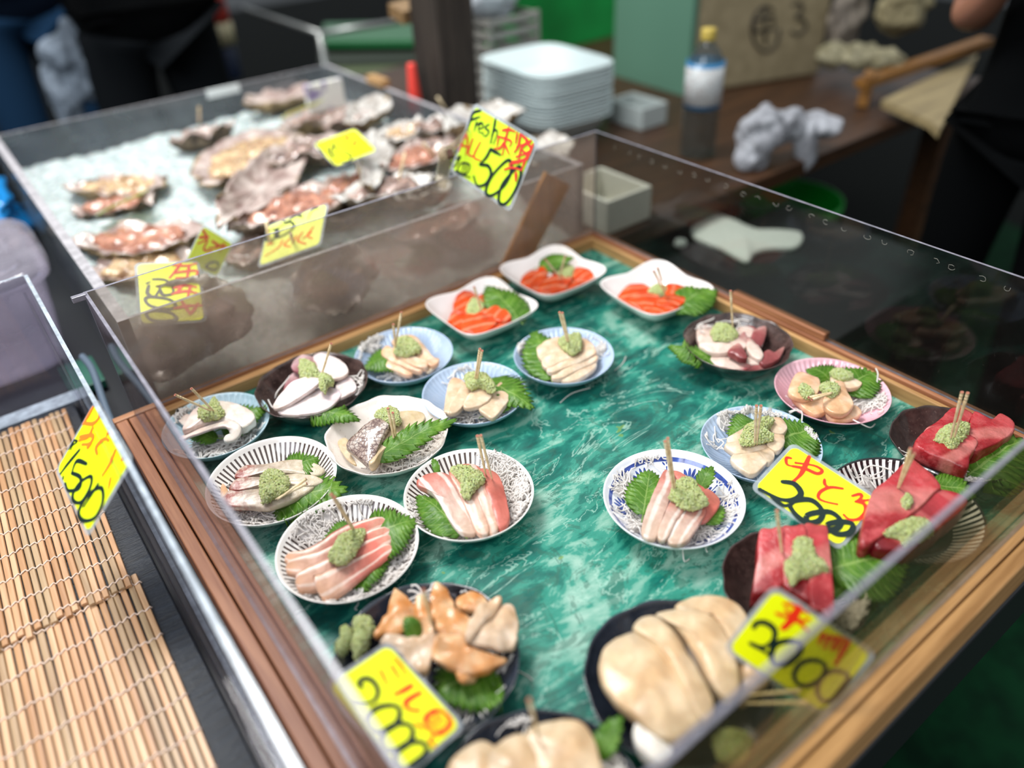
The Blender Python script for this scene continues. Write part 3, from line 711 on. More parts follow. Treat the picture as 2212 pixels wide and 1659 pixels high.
mesh('lid', vs2, [(j * n + k, j * n + (k + 1) % n, (j + 1) * n + (k + 1) % n, (j + 1) * n + k) for j in range(5) for k in range(n)] + [tuple(5 * n + k for k in range(n))], TUB, tub)
def crumple(name, c, r, m, amp, seed, label, cat, sq=(1, 1, 1), sub=5, s1=9):
    import bmesh
    bm = bmesh.new(); bmesh.ops.create_icosphere(bm, subdivisions=sub, radius=1)
    for v in bm.verts:
        d = v.co.copy(); f = 1 + amp * noise.noise(d * 1.6 + Vector((seed, 0, 0))) + amp * .55 * abs(noise.noise(d * 3.7 + Vector((0, seed, 0)))) - amp * .35 * abs(noise.noise(d * s1 + Vector((0, 0, seed))))
        v.co = Vector((d.x * r * sq[0] * f, d.y * r * sq[1] * f, d.z * r * sq[2] * f))
    vs = [v.co.copy() for v in bm.verts]; fs = [tuple(v.index for v in f.verts) for f in bm.faces]; bm.free()
    return tag(mesh(name, vs, fs, m, loc=Vector(c)), label, cat)
crumple('blue_bag', (-.955, 1.02, 0), .10, plain('blue_plastic', '0f86cf', .25, coat=.6), .5, 3, 'crumpled bright blue plastic bag left of the oyster case', 'bag', (.85, 1.1, .8))
crumple('dark_shell', (-.93, .80, .0), .05, mottled('dark_shell_crust', '14110f', '6a5c50', 60, .6, .5), .5, 8, 'dark shell lying left of the oyster case below the blue bag', 'shell', (.8, 1.2, .5), 4)

# ------------------------------------------------------------------ oyster case with ice
OX0, OX1, OY0, OY1, OZ = -.868, -.004, .028, 1.11, .13
oc_ = empty('oyster_case', ((OX0 + OX1) / 2, (OY0 + OY1) / 2, -.07)); tag(oc_, 'large clear case of ice and oysters behind the sashimi tray', 'case')
FE = sheet_edge('frosted_edge', 'b4b0b4', .5)
OW = acrylic('misted_acrylic_near', 'f0ecea', .52, 'c8b8b2', .3, 6, .6); OG = acrylic('misted_acrylic_far', 'd8dce0', .55, 'a4aaae', .3, 7)
def osheet(*a): return sheet(*a[:6], a[6], oc_, 'clear_panel', FE)
osheet(OX0, OX1, OY0, OY0 + .006, -.07, OZ, OW)
osheet(OX0, OX1, OY1 - .006, OY1, -.07, OZ, OG)
osheet(OX0, OX0 + .016, OY0 + .006, OY1 - .006, -.07, OZ, OG)
osheet(OX1 - .012, OX1, OY0 + .006, OY1 - .006, -.07, OZ, OG)
boxes('case_floor', [(OX0 - oc_.location.x, OX1 - oc_.location.x, OY0 - oc_.location.y, OY1 - oc_.location.y, -.004, 0.0)], plain('case_floor_grey', '3c3634', .6), oc_)
boxes('tape', [(-.36 - oc_.location.x, -.27 - oc_.location.x, OY1 - .0065 - oc_.location.y, OY1 + .0005 - oc_.location.y, OZ + .05, OZ + .0705)], plain('white_tape', 'd8dcdc', .6), oc_, 0)
ICE = NT('crushed_ice'); ICE.P(base=ICE.ramp(ICE.noise(60, 5, .7), [(.35, hexc('98a6a6')), (.6, hexc('d4dedc'))]), rough=.22, sss=.3, spec=.6)
ICE.p.inputs['Subsurface Scale'].default_value = .01; ICE.bump(ICE.noise(130, 4, .7), .9, .004)
nx, ny = 110, 130; vs = []
def iceh(x, y):
    u = (x - OX0) / (OX1 - OX0); v = (y - OY0) / (OY1 - OY0)
    base = -.035 + .075 * min(1, v * 2.2) + .015 * u
    return base + .012 * nz((x, y, 0), 6, 2) + .009 * nz((x, y, 0), 28, 4) + .007 * abs(nz((x, y, 0), 75, 7))
for j in range(ny):
    for i in range(nx):
        x = OX0 + .019 + (OX1 - OX0 - .036) * i / (nx - 1); y = OY0 + .009 + (OY1 - OY0 - .018) * j / (ny - 1); vs.append((x, y, iceh(x, y)))
k0 = len(vs); brd = [i for i in range(nx)] + [j * nx + nx - 1 for j in range(1, ny)] + [(ny - 1) * nx + i for i in range(nx - 2, -1, -1)] + [j * nx for j in range(ny - 2, 0, -1)]
for i in brd: vs.append((vs[i][0], vs[i][1], -.068))
fs = [(j * nx + i, j * nx + i + 1, (j + 1) * nx + i + 1, (j + 1) * nx + i) for j in range(ny - 1) for i in range(nx - 1)]
m_ = len(brd); fs += [(brd[i], k0 + i, k0 + (i + 1) % m_, brd[(i + 1) % m_]) for i in range(m_)]
tag(mesh('crushed_ice', vs, fs, ICE.m), 'white crushed ice filling the oyster case', 'ice', None, 'stuff')

SHO = mottled('oyster_shell_outside', '1e1814', '7c6a56', 55, .7, .9, 130)
SHL = mottled('oyster_shell_light', '4c3a28', 'a8906a', 45, .6, .8, 110)
SHI = mottled('oyster_shell_inside', '8a7068', 'cdbdb4', 22, .22, .2, 60, coat=.5)
SHW = mottled('oyster_shell_white', '9c948c', 'dcd8d2', 22, .25, .3, 60, coat=.5)
def meatm(n, a, b):
    s = NT(n); s.P(base=s.ramp(s.noise(35, 5, .65, dist=.8), [(.33, hexc(a)), (.62, hexc(b))]), rough=.16, sss=.3, coat=.4); s.p.inputs['Subsurface Scale'].default_value = .006
    s.bump(s.noise(70, 4, .6), .6, .003); return s.m
MEA = [meatm('oyster_meat_pink', '6e4034', 'c88e74'), meatm('oyster_meat_cream', '80583a', 'd8bc94'), meatm('oyster_meat_mauve', '4c3c38', 'b09488')]
def oyster(h, l, z, w, label, mi=0, sh=0, inner=0, dz=0.0, tiltx=0.0, key='P', meat=True, depth=.022, zl=None, face=None):
    """cupped shell from hinge pixel h to lip pixel l lying at height z"""
    w = w * 1.3; depth = depth * 1.35; SEED[0] += 4.1; sd = SEED[0]; a, b = zz(key, [h, l]); A, B = at(a[0], a[1], z), at(b[0], b[1], z if zl is None else zl)
    root = empty('oyster', (A + B) / 2); d = B - A; L = d.length; e = d.normalized(); s = Vector((-e.y, e.x, tiltx)).normalized(); up = e.cross(s); up = up if up.z > 0 else -up
    if face: up = (Vector(face) - e * e.dot(Vector(face))).normalized(); s = up.cross(e)
    n, V, Fc, fm = 56, [], [], []
    def ol(a, k):
        u = math.cos(a); v = math.sin(a); wid = w * .5 * (.62 + .38 * (u * .5 + .5)) * (1 + .12 * math.sin(3 * a + sd))
        jag = 1 + .16 * noise.noise(Vector((u * 2 + sd, v * 2, k * .8))) + .10 * noise.noise(Vector((u * 7 + sd, v * 7, k * 2.3)))
        return (e * (u * L * .5) + s * (v * wid)) * jag
    rings = [(.25, -depth * 1.25, 0), (.62, -depth * 1.1, 0), (.82, -depth * .75, 0), (.80, -depth * .62, 0), (.95, -depth * .38, 0), (.92, -depth * .30, 0), (1.04, -depth * .08, 0), (1.03, .0, 0), (.97, .0012, 1), (.88, -.003, 1), (.72, -depth * .38, 1), (.45, -depth * .55, 1), (.2, -depth * .6, 1)]
    for ri, (sc_, z_, m) in enumerate(rings):
        for k in range(n):
            a = 2 * PI * k / n; p = ol(a, ri * (.35 if m == 0 else .05)) * sc_
            wob = .014 * noise.noise(Vector((math.cos(a) * 2.2 + sd, math.sin(a) * 2.2, 0))) * sc_ + .007 * noise.noise(Vector((math.cos(a) * 8, math.sin(a) * 8 + sd, ri * .4)))
            V.append(p + up * (z_ + wob))
    R_ = len(rings)
    for i in range(R_ - 1):
        for k in range(n): Fc.append((i * n + k, i * n + (k + 1) % n, (i + 1) * n + (k + 1) % n, (i + 1) * n + k)); fm.append(1 if rings[i + 1][2] and i >= 7 else 0)
    Fc.append(tuple(range(n))[::-1]); fm.append(0); Fc.append(tuple((R_ - 1) * n + k for k in range(n))); fm.append(1)
    mesh('shell', V, Fc, [[SHO, SHL][sh], [SHI, SHW][inner]], root, fm=fm)
    if meat:
        V2 = []; rg = [(.5, -.6), (.74, -.50), (.80, -.30), (.74, -.12), (.6, .02), (.42, .06), (.25, .02), (.1, .05)]
        for ri, (sc_, z_) in enumerate(rg):
            for k in range(n):
                a = 2 * PI * k / n; p = ol(a, 0) * sc_ * .98; V2.append(p + up * (z_ * depth + dz + .013 * noise.noise(p * 45 + Vector((sd, 0, 0))) + .007 * noise.noise(p * 120 + Vector((sd, 0, 0)))))
        F2 = [(i * n + k, i * n + (k + 1) % n, (i + 1) * n + (k + 1) % n, (i + 1) * n + k) for i in range(len(rg) - 1) for k in range(n)] + [tuple((len(rg) - 1) * n + k for k in range(n)), tuple(range(n))[::-1]]
        mesh('meat', V2, F2, MEA[mi], root)
    return tag(root, label, 'oyster', 'oysters laid on the ice')
oyster((150, 400), (350, 395), .07, .10, 'pale oyster at the left end of the ice, its top under a flat yellow card', 1, 1)
oyster((160, 455), (330, 425), .055, .09, 'rust-brown rough oyster in front of the flat yellow card', 0, 0, dz=.004)
oyster((170, 520), (425, 500), .06, .13, 'large pink oyster in the left front of the case', 0, 1)
oyster((185, 585), (420, 560), .045, .11, 'oyster with a brown ridged rim at the front left corner', 1, 1)
oyster((440, 395), (610, 275), .09, .17, 'tall open oyster with a cream belly in the middle of the ice', 1, 1)
oyster((480, 470), (640, 320), .10, .10, 'long narrow pink shell leaning across the middle', 0, 1, meat=False, tiltx=.35)
oyster((500, 490), (740, 400), .085, .13, 'broad orange-grey oyster behind the backwards-facing yellow card', 0, 0)
oyster((370, 305), (500, 265), .085, .10, 'barnacled dark oyster at the back of the bare ice', 2, 0, meat=False, tiltx=-.2)
oyster((535, 225), (670, 180), .10, .13, 'rounded brown oyster by the far wall of the case', 1, 1, meat=False)
oyster((610, 275), (770, 225), .09, .13, 'mauve oyster below the small packet', 2, 1)
oyster((640, 330), (800, 290), .095, .12, 'oyster partly under the square yellow card', 2, 0)
oyster((765, 265), (815, 205), .125, .09, 'small white cupped shell near the right wall', 0, 1, 1, meat=False)
oyster((795, 400), (815, 285), .12, .07, 'white narrow shell standing right of the square yellow card', 0, 1, 1, meat=False, tiltx=.3)
oyster((830, 300), (920, 260), .115, .09, 'white-rimmed oyster left of the hanging price card', 1, 0, 1)
oyster((835, 365), (945, 310), .105, .10, 'pinkish oyster in the right part of the case', 0, 0)
oyster((730, 430), (925, 375), .10, .10, 'dark crusted oyster at the front edge by the near panel', 2, 0, 1)
oyster((965, 270), (1110, 225), .13, .14, 'large pale ring-shaped shell behind the hanging price card', 1, 1, 1, meat=False)
oyster((1150, 350), (1205, 290), .10, .09, 'white shell just right of the hanging price card', 0, 1, 1, meat=False)
oyster((900, 330), (985, 290), .10, .09, 'brown oyster behind the clip of the price card', 2, 0)
oyster((640, 470), (790, 425), .06, .12, 'dark oyster beside the backwards-facing card', 2, 0)
oyster((480, 560), (640, 500), .045, .12, 'black-rimmed oyster between the two cards at the near panel', 2, 0)
oyster((300, 800), (505, 620), .026, .11, 'huge oyster with wet grey flesh pressed against the near panel', 2, 0, 1, depth=.020, zl=.105, face=(-.25, -1, .5), dz=.004)
oyster((640, 650), (800, 560), .05, .10, 'dark oyster seen dimly through the misted near panel', 2, 0, 1, zl=.068, face=(-.2, -1, .6))
oyster((870, 520), (1010, 440), .05, .12, 'orange-fleshed oyster seen through the misted panel on the right', 0, 0, tiltx=-.2)
oyster((560, 350), (700, 300), .10, .10, 'brown oyster wedged above the long narrow pink shell', 2, 0)
oyster((690, 420), (800, 370), .09, .09, 'pink-lipped oyster in front of the square yellow card', 0, 1)
oyster((860, 430), (960, 385), .09, .08, 'thin dark shell by the near panel, below the clip', 2, 0, 1, meat=False)
oyster((700, 270), (800, 240), .11, .08, 'small grey oyster behind the square yellow card', 2, 0)
oyster((880, 290), (960, 255), .115, .08, 'greyish oyster at the foot of the wooden post', 2, 0, 1)
for (bx_, tp, lab) in (((640, 545), (628, 505), 'front'), ((588, 550), (575, 480), 'beside the backwards-facing card'), ((860, 395), (875, 330), 'stuck in the pinkish oyster'), ((945, 345), (915, 310), 'left of the hanging card'), ((975, 255), (945, 210), 'by the ring-shaped shell'), ((430, 265), (430, 232), 'by the barnacled oyster')):
    a, b2 = at(bx_[0], bx_[1], .09), at(tp[0], tp[1], .15)
    o = tubes('skewer', [[a, a.lerp(b2, .5), b2]], .0028, M['pick'], None, 7); tag(o, 'thin wooden skewer among the oysters, ' + lab, 'skewer', 'skewers in the oyster case')
# ochre board seen through the sheet at the case's right end
def on_y(x, y, yy):
    d = ray(x, y); return CAM + d * ((yy - CAM.y) / d.y)
q = [on_y(1080, 585, .018), on_y(1148, 560, .018), on_y(1232, 400, .018), on_y(1180, 372, .018)]
vs = q + [p + Vector((0, .006, 0)) for p in q]
tag(mesh('wooden_board', vs, [(0, 1, 2, 3), (7, 6, 5, 4), (0, 4, 5, 1), (1, 5, 6, 2), (2, 6, 7, 3), (3, 7, 4, 0)], wood('ochre_board', 'b0742a', 'e0a04e', 'Z'), smooth=False), 'slanting ochre wooden board between the two clear cases', 'board')
# ------------------------------------------------------------------ dishes and what lies on them
PALE_OUT = glaze('pale_celadon', 'b9cdd6', 'cfdfe4'); BLK_OUT = glaze('black_glaze', '101312', '2a2c2a', 30, .3)
BLUE = glaze('blue_glaze', '9fb3cf', 'b6c6dc', 18, .1); LBLUE = glaze('light_blue_glaze', 'a6c8d4', 'c4dce6', 18, .1); BLUE_O = glaze('blue_glaze_outside', '8fa8c0', 'a8bdd0', 18, .15)
PINK = glaze('pink_glaze', 'dba0ae', 'ecbcc6', 18, .1)
BRN = glaze('brown_glaze', '2e2220', '584440', 60, .22, '8a7468', bump=.4); DBR = glaze('dark_lacquer_brown', '2a1e1c', '453430', 80, .3, '6a544c', bump=.4)
BLU_BLK = glaze('blue_black_glaze', '10141a', '2e3440', 20, .12, '4a4e5c', bump=.3); BLU_BLK_O = glaze('purple_black_glaze', '2a2024', '4e3c40', 30, .2)
WHT = glaze('white_porcelain', 'eee6e2', 'f7f0ee', 10, .1); BEI = glaze('speckled_beige', 'e6dad0', 'f0e6de', 12, .12, 'a08c7c')
WHO = glaze('white_outside', 'dfe6e2', 'eef2ee', 10, .12)
dish('dish', (-.8135, -.1169), .0727, .034, LBLUE, BLUE_O, 'light blue fluted dish of squid in the far left corner of the tray', ribs=52)
dish('bowl', (-.6732, -.1330), .0808, .045, BRN, BLK_OUT, 'dark brown bowl of pale octopus slices near the back left', wavy=.018, seed=1)
dish('dish', (-.5234, -.1395), .0762, .034, BLUE, BLUE_O, 'blue fluted dish of peach shellfish along the back edge', ribs=56)
dish('dish', (-.3388, -.3038), .0761, .034, BLUE, BLUE_O, 'blue fluted dish in the middle, in front of the square salmon dishes', ribs=56)
dish('dish', (-.4974, -.2913), .0745, .034, BLUE, BLUE_O, 'blue fluted dish between the speckled dish and the middle of the tray', ribs=56)
dish('dish', (-.6420, -.2949), .0822, .038, BEI, WHO, 'speckled beige dish with a wavy rim holding silver-skinned fish', wavy=.018, seed=4)
S1 = striped('white_with_brown_stripes', 'f2ece6', '4e3e38', 68, .0805, .62, .945, .42)
dish('dish', (-.7987, -.2751), .0815, .036, S1, WHO, 'striped white dish with red-skinned fish, nearest the left panel')
dish('dish', (-.7769, -.4378), .0811, .036, S1, WHO, 'striped white dish with curved pink and red slices and one long pick')
dish('dish', (-.6213, -.4564), .0795, .036, S1, WHO, 'striped white dish with broad pink slices and two upright picks')
dish('dish', (-.4371, -.6192), .0834, .036, flowered('blue_flower_painting', .0834), WHT, 'white dish painted with blue flowers')
dish('bowl', (-.1283, -.4604), .0799, .045, BRN, BLK_OUT, 'dark glazed bowl of red-edged octopus on the right', wavy=.018, seed=2)
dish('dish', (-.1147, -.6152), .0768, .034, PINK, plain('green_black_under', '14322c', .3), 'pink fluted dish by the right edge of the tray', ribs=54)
dish('dish', (-.2795, -.6231), .0756, .034, BLUE, BLUE_O, 'blue fluted dish behind the middle yellow price card', ribs=56)
dish('bowl', (-.1000, -.7790), .0740, .036, DBR, BLK_OUT, 'dark brown dish of tuna blocks at the far right', wavy=.018, seed=7)
S2 = striped('black_with_white_stripes', '16181c', 'f0eeea', 64, .0865, .66, .955, .5, '22262e')
dish('dish', (-.2500, -.8010), .0850, .036, S2, BLK_OUT, 'black and white striped dish with two tuna blocks')
dish('bowl', (-.4365, -.7888), .0745, .036, DBR, BLK_OUT, 'dark brown dish of three tuna blocks behind the lower right card', wavy=.018, seed=9)
dish('bowl', (-.7855, -.6179), .0919, .036, BLU_BLK, BLU_BLK_O, 'blue-black dish of orange clam', wavy=.012, seed=3)
dish('bowl', (-.6115, -.7876), .0885, .036, BLU_BLK, BLU_BLK_O, 'blue-black dish of thick pale slices', wavy=.012, seed=5)
dish('bowl', (-.7891, -.7985), .0880, .036, BLU_BLK, BLU_BLK_O, 'blue-black dish cut by the bottom of the view', wavy=.012, seed=6)
square_dish((-.3580, -.1170), .0745, .046, 0, WHT, 'white square dish of salmon, leftmost of the three')
square_dish((-.1910, -.1010), .0745, .046, 0, WHT, 'white square dish of salmon at the back between the other two')
square_dish((-.1010, -.2660), .0745, .046, -.06, WHT, 'white square dish of salmon, rightmost of the three')

def G(s): return 'slices on the ' + s
# squid
q = 'light blue squid dish'
daikon('A', [(420, 1430, .018, 46), (600, 1450, .02, 55), (800, 1340, .018, 40), (250, 1200, .012, 12)], FL + .012, 'shredded white radish spilling at the front of the ' + q, thick=.0008)
leaf('A', (600, 1250), (1010, 1040), .062, FL + .022, FL + .034, 'shiso leaf behind the squid, toothed edge at the right', .2)
leaf('A', (560, 1340), (310, 1330), .026, FL + .022, FL + .022, 'small shiso tip poking out in front of the squid', .1, 7)
slab('squid_slice', 'A', [(200, 1130), (290, 1110), (340, 1150), (290, 1220), (215, 1190)], .004, .004, 'squid', 'small squid flap at the left of the squid pile', group=G(q))
slab('squid_slice', 'A', [(640, 985), (760, 1015), (880, 1075), (920, 1140), (880, 1190), (780, 1240), (680, 1180), (620, 1070)], .018, .012, 'squid', 'rounded squid fold at the right end of the pile', group=G(q), dome=.006)
slab('squid_slice', 'A', [(230, 1240), (330, 1070), (480, 1010), (600, 980), (700, 1000), (790, 1080), (800, 1180), (680, 1180), (520, 1180), (380, 1220), (280, 1260)], .020, .014, 'squid', 'broad squid piece across the top under the wasabi', group=G(q), dome=.008)
strip('squid_slice', 'A', [(190, 1345), (350, 1280), (520, 1220), (660, 1190), (730, 1240), (700, 1320), (620, 1335)], [.012, .016, .022, .028, .026, .020, .018], [.016, .020, .021, .02, .018, .015, .012], .005, 'squid', 'long squid ribbon curling back at the front', G(q), tiltw=-.3)
wasabi('A', [(380, 1110), (400, 1050), (480, 1040), (530, 970), (570, 985), (600, 1050), (630, 1090), (580, 1140), (500, 1150), (420, 1155)], .028, 'wasabi on the squid in the light blue dish')
pick('A', (535, 1095), .030, (165, 930), 'toothpick leaning far left out of the squid'); pick('A', (545, 1098), .030, (320, 870), 'toothpick leaning out of the squid, the upper of two')
# pale octopus
q = 'dark brown octopus bowl'
daikon('A', [(1880, 800, .010, 16), (1500, 1100, .012, 10)], .018, 'shredded radish loops at the right rim of the ' + q, strands=[[(1110, 960, .012), (1130, 900, .02), (1220, 790, .024), (1250, 750, .024)], [(1045, 975, .014), (1080, 1040, .014), (1130, 1065, .016)]])
leaf('A', (1430, 1110), (1885, 1140), .040, .012, .020, 'shiso leaf hanging over the right rim of the dark octopus bowl', .3)
slab('octopus_slice', 'A', [(1190, 870), (1250, 745), (1340, 695), (1370, 760), (1300, 860), (1200, 930)], .024, .005, 'octo_rim', 'purple-edged octopus slice at the left of the bowl', group=G(q))
slab('octopus_slice', 'A', [(1270, 690), (1290, 600), (1360, 550), (1440, 560), (1490, 600), (1500, 690), (1400, 730)], .034, .005, 'octo_rim', 'octopus slice with purple rim at the back left', group=G(q))
slab('octopus_slice', 'A', [(1460, 570), (1540, 530), (1640, 560), (1740, 610), (1800, 690), (1760, 750), (1620, 780), (1520, 700)], .034, .006, 'octo', 'large pale octopus slice at the back right', group=G(q))
slab('octopus_slice', 'A', [(1690, 820), (1790, 750), (1870, 820), (1865, 880), (1770, 940), (1680, 950)], .024, .006, 'octo', 'pinkish octopus slice at the right', group=G(q))
slab('octopus_slice', 'A', [(1130, 1060), (1250, 1020), (1400, 930), (1560, 860), (1690, 870), (1730, 930), (1640, 1030), (1480, 1095), (1320, 1115), (1180, 1110)], .026, .006, 'octo', 'long pale octopus slice along the front', group=G(q))
slab('octopus_slice', 'A', [(1085, 1030), (1150, 930), (1250, 815), (1380, 765), (1520, 760), (1540, 800), (1400, 910), (1250, 1010), (1130, 1060)], .036, .006, 'octo', 'leaf-shaped octopus slice lying across the front one', group=G(q), tilt=(.1, .05))
wasabi('A', [[(1340, 610), (1380, 595), (1440, 620), (1490, 650), (1520, 720), (1540, 750), (1480, 765), (1350, 755), (1335, 690)], [(1520, 760), (1560, 730), (1640, 760), (1660, 800), (1600, 840), (1580, 895), (1530, 860), (1530, 800)]], .040, 'wasabi smeared in two clumps on the pale octopus')
pick('A', (1555, 720), .045, (1640, 445), 'single upright toothpick in the pale octopus', .062)
# peach shellfish
q = 'blue dish along the back edge'
daikon('B', [(180, 960, .022, 42, .012), (430, 1190, .012, 26), (560, 1180, .012, 22)], FL + .014, 'shredded radish overflowing the left rim of the ' + q)
leaf('B', (470, 1060), (165, 1130), .062, .002, .004, 'dark shiso leaf under the peach shellfish, pointing left', .1)
slab('shellfish_slice', 'B', [(380, 930), (460, 875), (560, 885), (640, 960), (700, 1040), (750, 1080), (690, 1115), (600, 1070), (480, 1010)], .016, .010, 'tsubu', 'shellfish slice furthest back on the blue dish by the back edge', group=G(q), dome=.004)
slab('shellfish_slice', 'B', [(640, 1130), (700, 1060), (750, 1060), (745, 1095), (700, 1140), (660, 1160)], .010, .006, 'tsubu2', 'whitish scrap of shellfish at the right end of the pile', group=G(q))
slab('shellfish_slice', 'B', [(400, 960), (480, 980), (560, 1040), (660, 1080), (650, 1130), (560, 1120), (450, 1060), (390, 1010)], .018, .009, 'tsubu', 'shellfish slice second from the back under the wasabi', group=G(q), dome=.004)
slab('shellfish_slice', 'B', [(303, 1000), (350, 960), (430, 1010), (520, 1060), (625, 1120), (600, 1160), (520, 1140), (400, 1090), (315, 1040)], .014, .009, 'tsubu', 'shellfish slice second from the front, notched at its left end', group=G(q), dome=.004)
slab('shellfish_slice', 'B', [(288, 1065), (340, 1055), (440, 1085), (530, 1130), (545, 1170), (490, 1185), (400, 1150), (310, 1110)], .008, .008, 'tsubu', 'shellfish slice nearest the camera on the dish by the back edge', group=G(q), dome=.004)
wasabi('B', [(400, 1000), (430, 910), (500, 890), (560, 920), (605, 970), (590, 1000), (500, 1030), (420, 1020)], .026, 'wasabi on the peach shellfish by the back edge')
pick('B', (415, 990), .026, (395, 795), 'shorter toothpick in the peach shellfish by the back edge', .055); pick('B', (405, 1000), .024, (458, 700), 'longer toothpick in the peach shellfish by the back edge', .072)
# right middle blue
q = 'blue dish in front of the square dishes'
daikon('B', [(1990, 1010, .012, 20, .006), (1390, 1040, .012, 16), (1600, 1190, .01, 10)], FL + .014, 'shredded radish at both ends of the ' + q)
leaf('B', (1625, 1225), (1500, 850), .062, .002, .012, 'dark shiso leaf left of the slices on the middle blue dish', .1)
slab('shellfish_slice', 'B', [(1800, 900), (1900, 910), (1960, 960), (1950, 1000), (1850, 990)], .014, .009, 'tsubu', 'shellfish slice at the back right of the middle blue dish', group=G(q))
for i, (pp, z, lb) in enumerate([
    ([(1515, 975), (1600, 915), (1690, 895), (1740, 960), (1700, 1030), (1620, 1075), (1540, 1070)], .014, 'whitish slice at the upper left'),
    ([(1550, 1080), (1640, 1010), (1760, 950), (1860, 970), (1800, 1040), (1680, 1100), (1590, 1130)], .018, 'slice directly under the wasabi'),
    ([(1590, 1140), (1700, 1070), (1830, 1000), (1960, 985), (1970, 1020), (1880, 1075), (1740, 1130), (1640, 1170)], .016, 'third slice from the back'),
    ([(1630, 1190), (1740, 1110), (1860, 1045), (1975, 1030), (1975, 1075), (1850, 1140), (1720, 1205), (1650, 1215)], .012, 'second slice from the front'),
    ([(1700, 1225), (1750, 1160), (1870, 1105), (1975, 1085), (1965, 1130), (1880, 1195), (1780, 1235)], .008, 'front slice nearest the rim')]):
    slab('shellfish_slice', 'B', pp, z, .009, 'tsubu2', lb + ' on the middle blue dish', group=G(q), dome=.004)
wasabi('B', [(1680, 930), (1720, 890), (1840, 865), (1865, 920), (1850, 990), (1790, 1020), (1720, 980)], .026, 'wasabi on the blue dish in front of the square dishes')
pick('B', (1755, 950), .028, (1690, 700), 'left toothpick of the pair on the middle blue dish'); pick('B', (1768, 950), .028, (1712, 705), 'right toothpick of the pair on the middle blue dish')
# centre-left blue
q = 'blue dish right of the speckled dish'
daikon('B', [(870, 1510, .011, 24), (980, 1525, .012, 26), (1100, 1530, .010, 16), (900, 1200, .008, 8)], FL + .015, 'shredded radish along the front of the ' + q)
leaf('B', (1080, 1230), (1465, 1430), .068, .006, .010, 'shiso leaf right of the slices, tip over the rim of the blue dish', .12)
leaf('B', (1120, 1500), (1340, 1380), .035, -.002, .004, 'shiso leaf lobe under the front right slice', .1, 8, seed=3)
for pp, z, lb in [([(790, 1450), (830, 1240), (900, 1215), (955, 1260), (910, 1340), (850, 1480), (805, 1480)], .012, 'leftmost slice'),
                  ([(830, 1470), (890, 1330), (960, 1250), (1045, 1240), (1020, 1330), (930, 1440), (870, 1485)], .016, 'second slice from the left'),
                  ([(940, 1430), (990, 1330), (1080, 1245), (1150, 1270), (1165, 1345), (1120, 1400), (1020, 1440)], .020, 'third slice from the left'),
                  ([(1060, 1435), (1160, 1330), (1240, 1240), (1335, 1290), (1285, 1400), (1180, 1520), (1110, 1495)], .014, 'rightmost flat slice')]:
    slab('shellfish_slice', 'B', pp, z, .008, 'tsubu2', lb + ' on the ' + q, group=G(q), dome=.003, tilt=(-.12, 0))
wasabi('B', [(950, 1200), (1020, 1170), (1110, 1180), (1170, 1240), (1195, 1295), (1150, 1315), (1080, 1270), (1000, 1290), (960, 1250)], .028, 'wasabi curling over the slices right of the speckled dish')
pick('B', (1030, 1240), .030, (1070, 985), 'left toothpick of the pair right of the speckled dish'); pick('B', (1045, 1240), .030, (1088, 1000), 'right toothpick of the pair right of the speckled dish')
# salmon dishes
q = 'leftmost square dish'
leaf('B', (1380, 770), (1130, 500), .066, 0.012, 0.024, 'shiso leaf at the back right of the leftmost salmon dish', .1)
for pp, z, lb in [([(860, 650), (890, 570), (960, 530), (1030, 550), (1070, 620), (1010, 690), (930, 710), (870, 700)], 0.015, 'striped salmon slice at the back left'),
                  ([(1040, 580), (1110, 555), (1145, 600), (1100, 670), (1045, 650)], 0.015, 'small salmon slice behind the wasabi'),
                  ([(805, 810), (850, 700), (930, 680), (990, 740), (960, 850), (880, 880), (820, 860)], 0.011, 'salmon slice at the left corner'),
                  ([(1080, 700), (1140, 620), (1220, 605), (1295, 680), (1305, 745), (1220, 770), (1120, 730)], 0.019, 'folded salmon slice at the right'),
                  ([(920, 810), (960, 720), (1060, 690), (1180, 700), (1205, 770), (1120, 840), (1000, 880), (930, 870)], 0.019, 'curled salmon slice with rings of fat in the middle'),
                  ([(1070, 870), (1180, 790), (1290, 740), (1355, 800), (1330, 860), (1220, 895), (1110, 898)], 0.011, 'salmon slice nearest the front right')]:
    slab('salmon_slice', 'B', pp, z, .009, 'salmon', lb + ' of the ' + q, group='salmon on the ' + q, dome=.005)
wasabi('B', [(965, 670), (1000, 600), (1040, 595), (1110, 650), (1090, 700), (1030, 735), (975, 710)], 0.017, 'wasabi on the leftmost square salmon dish', .006)
pick('B', (1075, 665), 0.032, (1025, 505), 'toothpick in the leftmost square salmon dish', .05)
q = 'rear square dish'
leaf('B', (1540, 350), (1790, 270), .055, 0.022, 0.030, 'dark shiso leaf behind the salmon on the rear square dish', .1)
